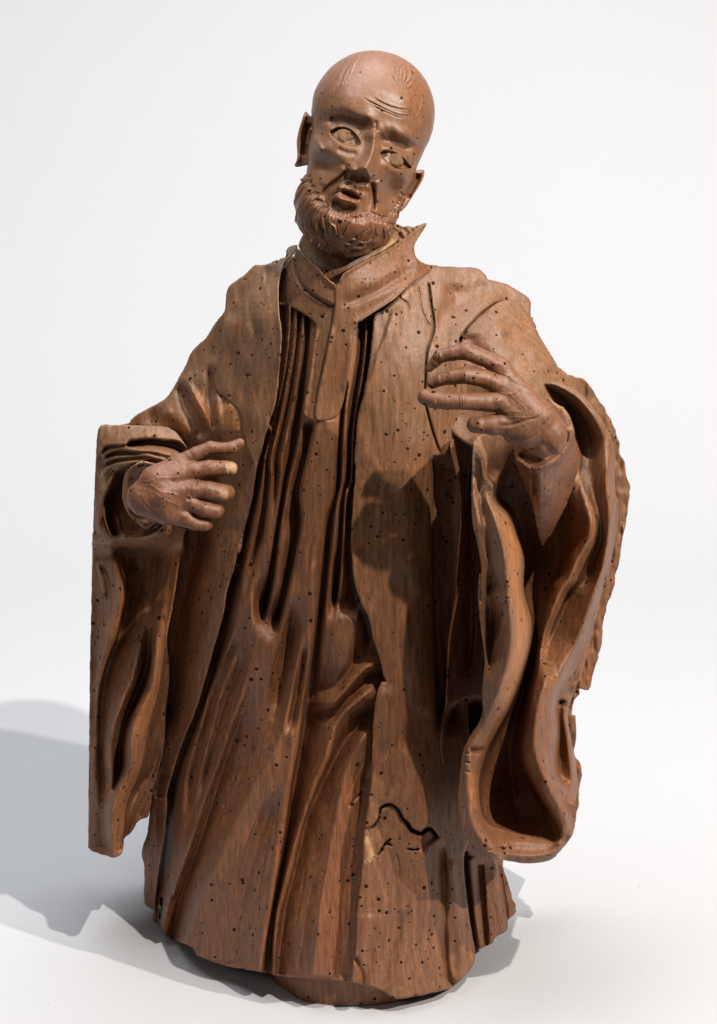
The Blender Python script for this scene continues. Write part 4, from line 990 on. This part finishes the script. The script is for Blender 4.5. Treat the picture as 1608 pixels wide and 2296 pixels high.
hand(R, 0.3427,
     palm=[((975,730,-20,82),(900,640,20,90)), ((975,740,-20,90),(850,700,20,85)), ((900,640,20,90),(660,330,30,52)), ((890,640,20,90),(650,430,40,58)),
           ((860,680,20,92),(655,540,40,60)), ((830,720,10,92),(680,680,20,60)), ((820,740,0,90),(740,740,0,66)), ((970,790,-30,92),(930,820,-30,72))],
     fingers=[[(650,310,30,58),(580,270,40,46),(425,208,75,48),(340,218,55,42),(255,238,35,38),(222,275,15,31),(185,318,0,22)],
              [(650,430,40,58),(540,385,55,50),(420,365,80,46),(340,375,60,42),(262,390,35,36),(205,418,10,30)],
              [(655,540,40,60),(560,540,60,52),(410,535,85,46),(300,535,60,46),(215,522,40,50),(160,508,25,46)],
              [(680,680,20,62),(600,690,40,56),(520,690,45,46),(480,690,30,44)]],
     box=(60,90,1130,960), q0=470, deco=deco_right)

# ---- solid block behind the carved front, and the plinth ----------
def make_core():
    cv = Canvas(200, 560, 1400, 2240, 6.0).base([(640,620,20),(900,600,10),(500,800,0),(760,800,90),(1100,700,-10),(1250,850,30),(300,1000,-20),(760,1200,130),(1100,1100,110),(1300,1100,40),
        (760,1600,160),(400,1500,0),(1100,1500,110),(1250,1500,60),(760,2000,220),(420,2000,-20),(1050,2000,80),(1150,2050,-20),(760,2200,240),(1200,1800,60)])
    poly = [(650,575),(880,570),(970,612),(1060,615),(1180,690),(1225,790),(1300,870),(1360,980),(1395,1120),(1370,1300),(1320,1480),(1270,1600),(1260,1750),(1240,1840),(1150,1860)] + \
        B((1300,300),(1290,480),(1270,640),(1200,740),(1000,780),(700,740),(420,690),(250,600),(160,520)) + D((420,2000),(400,1700),(395,1500),(330,1500),(200,1500),(100,1300),(100,600),(120,0)) + L((180,1500),(180,1150),(400,1060),(560,980),(700,900),(850,620),(960,450),(1100,260)) + C((110,400),(200,300))
    relief('back_block', cv, poly, 160, W_CASS, statue, edge=10)
    # flaring back hem, right
    cv = Canvas(1000, 1850, 1180, 2150, HB).base([(1040,1900,210),(1060,2100,240),(1100,1900,140),(1110,2100,190),(1150,2050,110),(1130,1920,80),(1160,2080,100)])
    s = cv.stroke
    s(B((1335,320),(1340,420),(1350,540),(1355,620)), -34, 5, 7, tp=(.02,0), kind='f')
    s(B((1270,270),(1275,360),(1290,480),(1310,640)), -40, 8, 8, tp=(.02,0), kind='f')
    s(B((1300,290),(1310,400),(1320,520),(1345,630)), 14, 10, 8, tp=(.05,0))
    s(B((1385,330),(1400,450),(1420,560)), 9, 8, 5, tp=(.05,0)); s(B((1405,320),(1425,440),(1440,540)), -12, 3, 4, tp=(.05,0))
    cv.rough(1.2, 16, 91, 3)
    relief('mantle_hem', cv, ragged(B((1240,180),(1300,180),(1420,290),(1422,330),(1440,390),(1455,440),(1470,490),(1462,510),(1440,530),(1438,566),(1410,585),(1388,602),(1384,616),(1350,632),(1322,646),(1312,640),(1300,560),(1270,400)), 0.8, 92, 4), 60, W_CASS, statue, edge=4, raw=True)
    # plinth
    k = 64
    V, F = [], []
    for lev, (z, r) in enumerate(((0.0, 1.0), (0.012, 1.012), (0.05, 1.0), (0.058, 0.97))):
        for i in range(k):
            a = 2 * math.pi * i / k
            rr = r * (1 + 0.012 * math.sin(5 * a + lev) + 0.008 * math.sin(11 * a))
            V.append((-0.006 + 0.0865 * rr * math.cos(a), -0.0868 + 0.0865 * rr * math.sin(a), z + 0.0015 * math.sin(7 * a)))
    for lev in range(3):
        for i in range(k):
            j = (i + 1) % k
            F.append((lev*k+i, lev*k+j, lev*k+k+j, lev*k+k+i))
    link_mesh('plinth', V, F, W_CASS, statue)
make_core()

# ---- head --------------------------------------------------------
def make_head():
    h = 1.5
    hx, hy = 838.0, 300.0
    d0 = q2d(hx, hy, 75)
    lo = (636, 98, d0 - 172); hi = (990, 624, d0 + 178)
    G = grid3(lo, hi, h)
    f = ellip(G, (837, 252, d0 - 6), (138, 139, 158), 0)
    f = smin(f, ellip(G, (818, 340, d0 + 14), (122, 150, 138), 26), 30)
    f = smin(f, ellip(G, (776, 470, d0 + 6), (112, 104, 122), 20), 36)
    f = smin(f, ellip(G, (800, 500, d0 - 60), (62, 80, 80), 0), 20)
    f = smin(f, ellip(G, (878, 440, d0 + 26), (27, 58, 46), 26), 22)
    V, F = surface_nets(f, np.array(lo), h)
    del f, G
    cv = Canvas(630, 92, 1000, 630, 0.8)
    s = cv.stroke; b = cv.blob
    # forehead, brows: each brow is an edge that drops into the socket below it
    b(H((620,520)), 46, 36, 5); b(H((1180,540)), 34, 30, 7); b(H((880,560)), 30, 40, -3)
    s(H((400,800),(440,740),(510,703),(600,696),(690,726),(780,756),(845,775),(880,835),(872,930)), -22, 30, 14, tp=(.25,.45))
    s(H((420,745),(510,690),(600,680),(700,712),(800,742),(850,770)), 13, 8, 15)
    s(H((930,1010),(948,945),(990,895),(1040,882),(1105,922),(1190,955),(1250,1005),(1288,1090)), -23, 29, 14, tp=(.25,.3))
    s(H((950,915),(1000,872),(1050,866),(1120,905),(1200,940),(1260,985)), 13, 8, 15); b(H((1190,880)), 22, 12, 4, 30)
    b(H((858,735)), 11, 20, 8, -20); b(H((925,820)), 12, 12, 4); s(H((905,740),(914,800),(905,850)), -4, 4)
    for wr in (((790,530),(850,565),(930,605),(1010,645),(1120,690),(1255,708)), ((890,530),(980,582),(1090,625),(1225,648)), ((885,610),(1000,662),(1080,695),(1160,722))):
        s(H(*wr), -2.6, 1.2, 1.2, tp=(.12,.15)); o = [(x + 6, y - 13) for x, y in wr]; s(H(*o), 1.2, 2.6)
    # lids and the cut-out eyes
    b(H((650,880)), 50, 32, -13, 22); b(H((1105,1075)), 46, 34, -13, 24)
    b(H((800,915)), 16, 24, -10); b(H((960,1020)), 12, 22, -9)
    b(H((630,925)), 34, 18, 9, 24); b(H((1085,1140)), 32, 18, 9, 24)
    s(H((470,835),(530,796),(620,794),(700,830),(762,900)), 1.6, 4.5, 4.5); s(H((940,1025),(1010,998),(1090,1022),(1170,1075),(1230,1145)), 1.6, 4.5, 4.5)
    el = H((480,852),(505,830),(545,815),(620,815),(690,848),(740,904),(764,962),(725,980),(640,974),(580,952),(522,905))
    er = H((948,1044),(985,1028),(1040,1030),(1100,1052),(1160,1092),(1210,1150),(1238,1186),(1170,1197),(1100,1195),(1035,1157),(980,1098))
    for e in (el, er): cv.plate(e, -20, 2.2)
    s(H((500,930),(580,990),(680,1020),(790,1010)), 1.5, 7); s(H((960,1130),(1040,1205),(1150,1225),(1250,1205)), 1.5, 7)
    s(H((540,1000),(640,1045),(740,1050)), -4, 6)
    # nose
    s(H((885,820),(893,900),(890,980),(868,1060),(840,1130),(812,1185)), (8, 18), 24, 17, tp=(.2,0))
    s(H((886,810),(895,890),(892,970),(870,1060),(843,1130),(815,1185)), (8, 24), 10, 8, tp=(.15,0), kind='n')
    b(H((803,1200)), 14, 12, 15, 20); b(H((700,1207)), 11, 10, 19, 20); b(H((850,1258)), 9, 10, 17)
    b(H((800,1190)), 26, 18, 6)
    s(H((662,1150),(646,1195),(662,1240)), -4, 4); s(H((884,1210),(880,1265),(860,1305)), -4, 4)
    b(H((716,1243)), 7, 4, -11, 20); b(H((806,1287)), 7, 4, -11, 20)
    s(H((655,1248),(720,1282),(800,1318),(858,1318)), -8, 8, 6, tp=(.25,.25))
    # cheeks
    b(H((395,985)), 28, 26, 11, 30); b(H((1190,1260)), 26, 20, 11, 20); b(H((590,1090)), 26, 20, 7)
    b(H((430,1150)), 25, 22, -20); b(H((1060,1420)), 27, 32, -17); b(H((365,800)), 18, 30, -8); b(H((1330,980)), 12, 26, -8)
    s(H((335,870),(370,960),(410,1040)), 7, 7)
    s(H((660,1180),(610,1255),(520,1320),(440,1390),(390,1480)), -9, 4, 9, tp=(.15,.15)); s(H((630,1160),(570,1245),(480,1310),(400,1370)), 7, 11, 8)
    s(H((864,1315),(884,1400),(892,1500),(884,1590)), -11, 5, 4, tp=(.1,.1)); s(H((918,1290),(938,1400),(930,1520)), 7, 7, 12)
    # mouth
    b(H((660,1440)), 48, 34, 8, 20)
    s(H((700,1378),(760,1352),(820,1345),(850,1400)), 7, 9)
    s(H((545,1375),(620,1372),(690,1392),(770,1438)), 8, 8, 5)
    s(H((575,1395),(640,1430),(700,1462),(760,1478)), -17, 3.4, 4.6, tp=(.25,.2)); b(H((690,1440)), 14, 4, -12, 28)
    s(H((530,1425),(575,1470),(650,1492),(720,1512),(764,1505)), 16, 7.5, 7, tp=(.2,.2))
    s(H((490,1470),(545,1545),(620,1580),(690,1570),(750,1585)), -13, 10, 9, tp=(.25,.25)); b(H((795,1450)), 9, 18, 6)
    # moustache, beard mass
    b(H((560,1370)), 30, 14, 6, -25)
    b(H((600,1760)), 75, 45, 8); b(H((880,1790)), 45, 40, 5); b(H((250,1550)), 30, 60, 6)
    r = np.random.RandomState(7)
    lc = Canvas(630, 92, 1000, 630, 0.8)
    locks = [((230,1200),(170,1290),(140,1400),(165,1500)), ((280,1260),(210,1340),(165,1450),(130,1560)), ((330,1350),(260,1420),(210,1520),(200,1640),(160,1720)),
      ((250,1230),(190,1330),(150,1470),(120,1620)), ((300,1300),(235,1390),(185,1500),(160,1620),(130,1700)),
      ((380,1480),(300,1530),(240,1620),(230,1740),(290,1850)), ((360,1420),(290,1480),(225,1580),(205,1700),(240,1800),(220,1870)),
      ((420,1500),(350,1570),(290,1660),(300,1760),(370,1840),(340,1900)), ((440,1520),(380,1600),(350,1690),(370,1780),(420,1860),(380,1930)),
      ((470,1540),(410,1620),(420,1720),(450,1800),(430,1900),(380,1970)), ((500,1560),(470,1650),(490,1740),(500,1830),(470,1920),(430,1990)),
      ((540,1590),(520,1680),(510,1780),(540,1850),(520,1960),(560,2020)), ((580,1600),(550,1700),(560,1790),(600,1840),(570,1920)), ((620,1620),(610,1700),(580,1780),(600,1860),(560,1940)),
      ((680,1640),(640,1720),(600,1800),(560,1870)), ((730,1650),(700,1730),(640,1800),(600,1850),(650,1885),(730,1860)), ((780,1640),(760,1730),(700,1800),(640,1850),(580,1940),(600,2020)),
      ((830,1620),(800,1720),(760,1800),(700,1880),(620,1960),(640,2030)), ((880,1610),(850,1700),(830,1800),(760,1880),(680,1960),(700,2030)),
      ((920,1620),(890,1720),(880,1800),(830,1880),(760,1960),(750,2030)), ((960,1640),(930,1740),(940,1820),(880,1900),(800,1990)),
      ((1010,1650),(970,1740),(980,1830),(930,1900),(850,1980)), ((1060,1680),(1010,1760),(1020,1830),(970,1900),(920,1950)), ((1100,1650),(1060,1740),(1050,1800),(1000,1860)),
      ((1130,1520),(1122,1600),(1105,1690)), ((590,1850),(700,1850),(800,1880),(900,1850),(980,1830)), ((560,1950),(680,1920),(780,1930),(880,1890)), ((600,2010),(720,1990),(830,1960),(900,1930)),
      ((330,1760),(400,1830),(420,1900),(350,1960)), ((470,1690),(540,1720),(560,1800),(500,1870)), ((200,1840),(250,1900),(330,1950)), ((640,1800),(760,1790),(830,1760),(870,1700)),
      ((150,1700),(170,1800),(210,1870),(190,1930)), ((480,1880),(520,1960),(600,2010),(700,2030)), ((560,1900),(640,1960),(740,1980),(840,1960)), ((700,1880),(780,1930),(860,1930),(940,1890)), ((450,1930),(500,2000),(580,2045),(660,2060)), ((640,1860),(720,1910),(820,1920)), ((820,1830),(880,1870),(950,1850)), ((380,1900),(430,1960),(480,2010)), ((520,1830),(560,1900),(640,1930)), ((1145,1490),(1138,1560),(1115,1650)), ((1120,1540),(1100,1620),(1075,1700)), ((1160,1430),(1152,1510),(1132,1600)), ((1090,1590),(1060,1660),(1040,1730)), ((215,1170),(175,1230),(150,1320)), ((245,1180),(200,1250),(165,1350)), ((420,1960),(500,2000),(580,2040),(680,2050)), ((260,1880),(340,1960),(430,2010),(520,2050))]
    order = list(range(len(locks))); r.shuffle(order)
    for i in order:
        lk = locks[i]
        for j in range(2):
            o = [(x + r.uniform(-3, 3) + (j - .5) * 26, y + r.uniform(-4, 4) + (j - .5) * 8) for x, y in lk]
            lc.lock(H(*o), r.uniform(10, 17), r.uniform(4.6, 6.4), per=r.uniform(4.2, 5.4), amp=.13, ph=r.uniform(0, 6), tp=(.18, .3))
    for i, a in enumerate((0, 20, 40, 62)):
        lc.lock(H((745,1292+a*.5),(640,1296+a),(540,1340+a),(475,1405+a*.8),(440,1480+a*.4),(455,1540)), 9, 4.2, per=3.2, tp=(.4,.2))
    for i, a in enumerate((0, 20, 40)):
        lc.lock(H((848-a*.3,1400),(858-a,1450),(848-a,1530),(815-a*.8,1620)), 7, 3.8, per=3.2, tp=(.5,.2))
    beard = Canvas(630, 92, 1000, 630, 0.8); beard.D = lc.D - 8 * np.clip(lc.D / 4, 0, 1)
    lc = Canvas(630, 92, 1000, 630, 0.8)
    # hair at the temples and the forelock
    for i in range(44):
        t = i / 43
        x0, y0 = 745 - 420 * t + r.uniform(-25, 25), 130 + 300 * t + r.uniform(-30, 30)
        dx = -60 - 40 * t
        lc.lock(H((x0, y0), (x0 - 30 + r.uniform(-15,15), y0 + 70), (x0 + dx, y0 + 130 + r.uniform(-20, 30)), (x0 + dx - 30, y0 + 230)), r.uniform(1.6, 3.4), r.uniform(2.6, 4.2), tp=(.4,.4))
    for i in range(14):
        t = i / 13
        x0, y0 = 400 - 70 * t + r.uniform(-12, 12), 420 + 170 * t
        lc.lock(H((x0, y0), (x0 - 20, y0 + 80), (x0 - 40, y0 + 180), (x0 - 60, y0 + 260)), r.uniform(1.5, 3.2), 3.0, tp=(.3,.4))
    for lk in [((1125,430),(1100,340),(1085,260),(1130,210)), ((1130,420),(1120,330),(1120,260),(1160,205)), ((1140,415),(1150,330),(1160,260),(1180,220)), ((1145,410),(1190,350),(1190,280),(1180,230)),
               ((1150,420),(1220,370),(1245,300),(1200,230)), ((1150,430),(1210,420),(1250,380),(1240,320)), ((1110,400),(1080,330),(1060,290))]:
        lc.lock(H(*[(x + r.uniform(-8, 8), y + r.uniform(-8, 8)) for x, y in lk]), r.uniform(3.5, 7), 3.2, per=2.6, amp=.3, tp=(.25,.4)); s(H(*[(x + 12, y) for x, y in lk]), -1.8, 1.5, tp=(.2,.3))
    for i in range(20):
        t = i / 19
        x0, y0 = 1330 + 110 * t + r.uniform(-20, 20), 420 + 420 * t + r.uniform(-20, 20)
        lc.lock(H((x0, y0), (x0 + 12, y0 + 80), (x0 - 10, y0 + 190), (x0 - 50, y0 + 280)), r.uniform(1.4, 3.2), 3.0, tp=(.3,.4))
    cv.D += lc.D
    s(H((1350,380),(1400,480),(1440,620),(1445,760),(1410,880)), -3, 1.3, kind='v')
    cv.rough(0.35, 16, 101)
    n = vnormals(V, F)
    wgt = np.clip((n[:, 2] - 0.05) / 0.35, 0, 1)
    V[:, 2] += cv.sample(V[:, 0], V[:, 1]) * wgt
    bw = np.clip((n[:, 2] + 0.35) / 0.4, 0, 1) * beard.sample(V[:, 0], V[:, 1])
    V += n * bw[:, None]
    # let hair and beard break the outline too
    side = (1 - wgt) * (n[:, 2] > -0.5)
    V[:, :2] += n[:, :2] * (np.clip(cv.sample(V[:, 0], V[:, 1]), -3, 5) * side * 0.5)[:, None]
    head = link_mesh('head', at_d(V[:, 0], V[:, 1], V[:, 2]), F, W_FACE, statue)
    # plugs in the eye sockets
    for (x, y), rx, ry, zz in ((H((628,896))[0], 29, 17, 0), (H((1078,1115))[0], 22, 17, 0)):
        vv = V[(np.abs(V[:, 0] - x) < 5) & (np.abs(V[:, 1] - y) < 5) & (n[:, 2] > 0)]
        dz = float(vv[:, 2].mean())
        c = Canvas(x - 40, y - 40, x + 40, y + 40, 1.5)
        c.D[:] = 9 - 7 * (((c.X - x) / rx)**2 + ((c.Y - y) / ry)**2)
        c.rough(1.0, 7, int(x))
        a = np.linspace(0, 2 * math.pi, 15)[:-1]
        pl = [(x + rx * math.cos(t) * (1 + .08 * math.sin(3 * t)) - .25 * ry * math.sin(t), y + ry * math.sin(t) + .25 * ry * math.cos(t)) for t in a]
        relief('eye_plug', c, pl, 12, W_PLUG, head, edge=1.5, mode='d', d0=dz)
    # ears
    c = Canvas(650, 240, 725, 385, 1.5); dd = d0 - 10
    c.D = (c.X - 680) * 0.5
    c.stroke(H((255,680),(215,780),(190,900),(190,1050),(175,1150)), 12, 4, 5, tp=(.05,.1)); c.stroke(H((290,760),(262,880),(245,980),(225,1080)), -16, 6, 5, tp=(.1,.1))
    c.stroke(H((305,800),(275,900),(260,1000)), 10, 3)
    relief('ear', c, H((250,658),(285,690),(330,716),(350,800),(350,890),(350,980),(350,1080),(330,1140),(215,1172),(165,1178),(148,1162),(172,1110),(176,1040),(170,950),(185,850),(212,760)), 22, W_FACE, head, edge=3, mode='d', d0=dd)
    c = Canvas(870, 370, 960, 490, 1.5); c.D = -(c.X - 930) * 0.4
    c.stroke(H((1350,1225),(1335,1300),(1290,1380),(1230,1460)), 10, 5, 4, tp=(.05,.1)); c.stroke(H((1310,1240),(1280,1320),(1245,1390),(1200,1470)), -14, 5, 5, tp=(.05,.1))
    relief('ear', c, H((1300,1205),(1362,1208),(1356,1275),(1312,1362),(1255,1450),(1205,1530),(1150,1592),(1130,1580),(1080,1500),(1080,1380),(1180,1250)), 20, W_FACE, head, edge=3, mode='d', d0=d0 + 20)
W_PLUG = wood('filler_plug', (0.13, 0.062, 0.027), (0.20, 0.100, 0.044), (0.16, 0.088, 0.042), 0.5, rough=(0.8, 0.95), holes=0.0, grain=1.5)
make_head()

# ---- crumbs of wood and dust fallen on the paper ---------------------
def make_crumbs():
    r = random.Random(5); V, F = [], []
    spots = [(1459,2080),(1466,2084),(1490,2150),(1440,2185),(906,2264),(948,2252),(770,2276),(205,2110),(215,2112),(38,2240),(110,2250),(60,2215)]
    spots += [(r.uniform(20, 1590), r.uniform(1950, 2290)) for _ in range(9)]
    for (x, y) in spots:
        d = fwd * LD + rgt * (x - CX) * SC + upv * (CY - y) * SC
        P = CAM + d * (-CAM[2] / d[2])
        s = r.uniform(0.0003, 0.0008); b0 = len(V)
        for k in range(4):
            a = k * math.pi / 2 + r.uniform(-.4, .4)
            V.append((P[0] + s * r.uniform(.6, 1.6) * math.cos(a), P[1] + s * r.uniform(.6, 1.3) * math.sin(a), 0.0002))
        V.append((P[0] + s * r.uniform(-.3, .3), P[1], s * 0.9))
        F += [(b0+k, b0+(k+1) % 4, b0+4, b0+4) for k in range(4)]
    me = bpy.data.meshes.new('dust'); me.from_pydata(V, [], [f[:3] for f in F]); me.materials.append(W_CASS)
    o = bpy.data.objects.new('dust', me); COL.objects.link(o)
    o['kind'] = 'stuff'; o['label'] = 'tiny brown crumbs of wood dust scattered on the white floor'; o['category'] = 'dust'
make_crumbs()
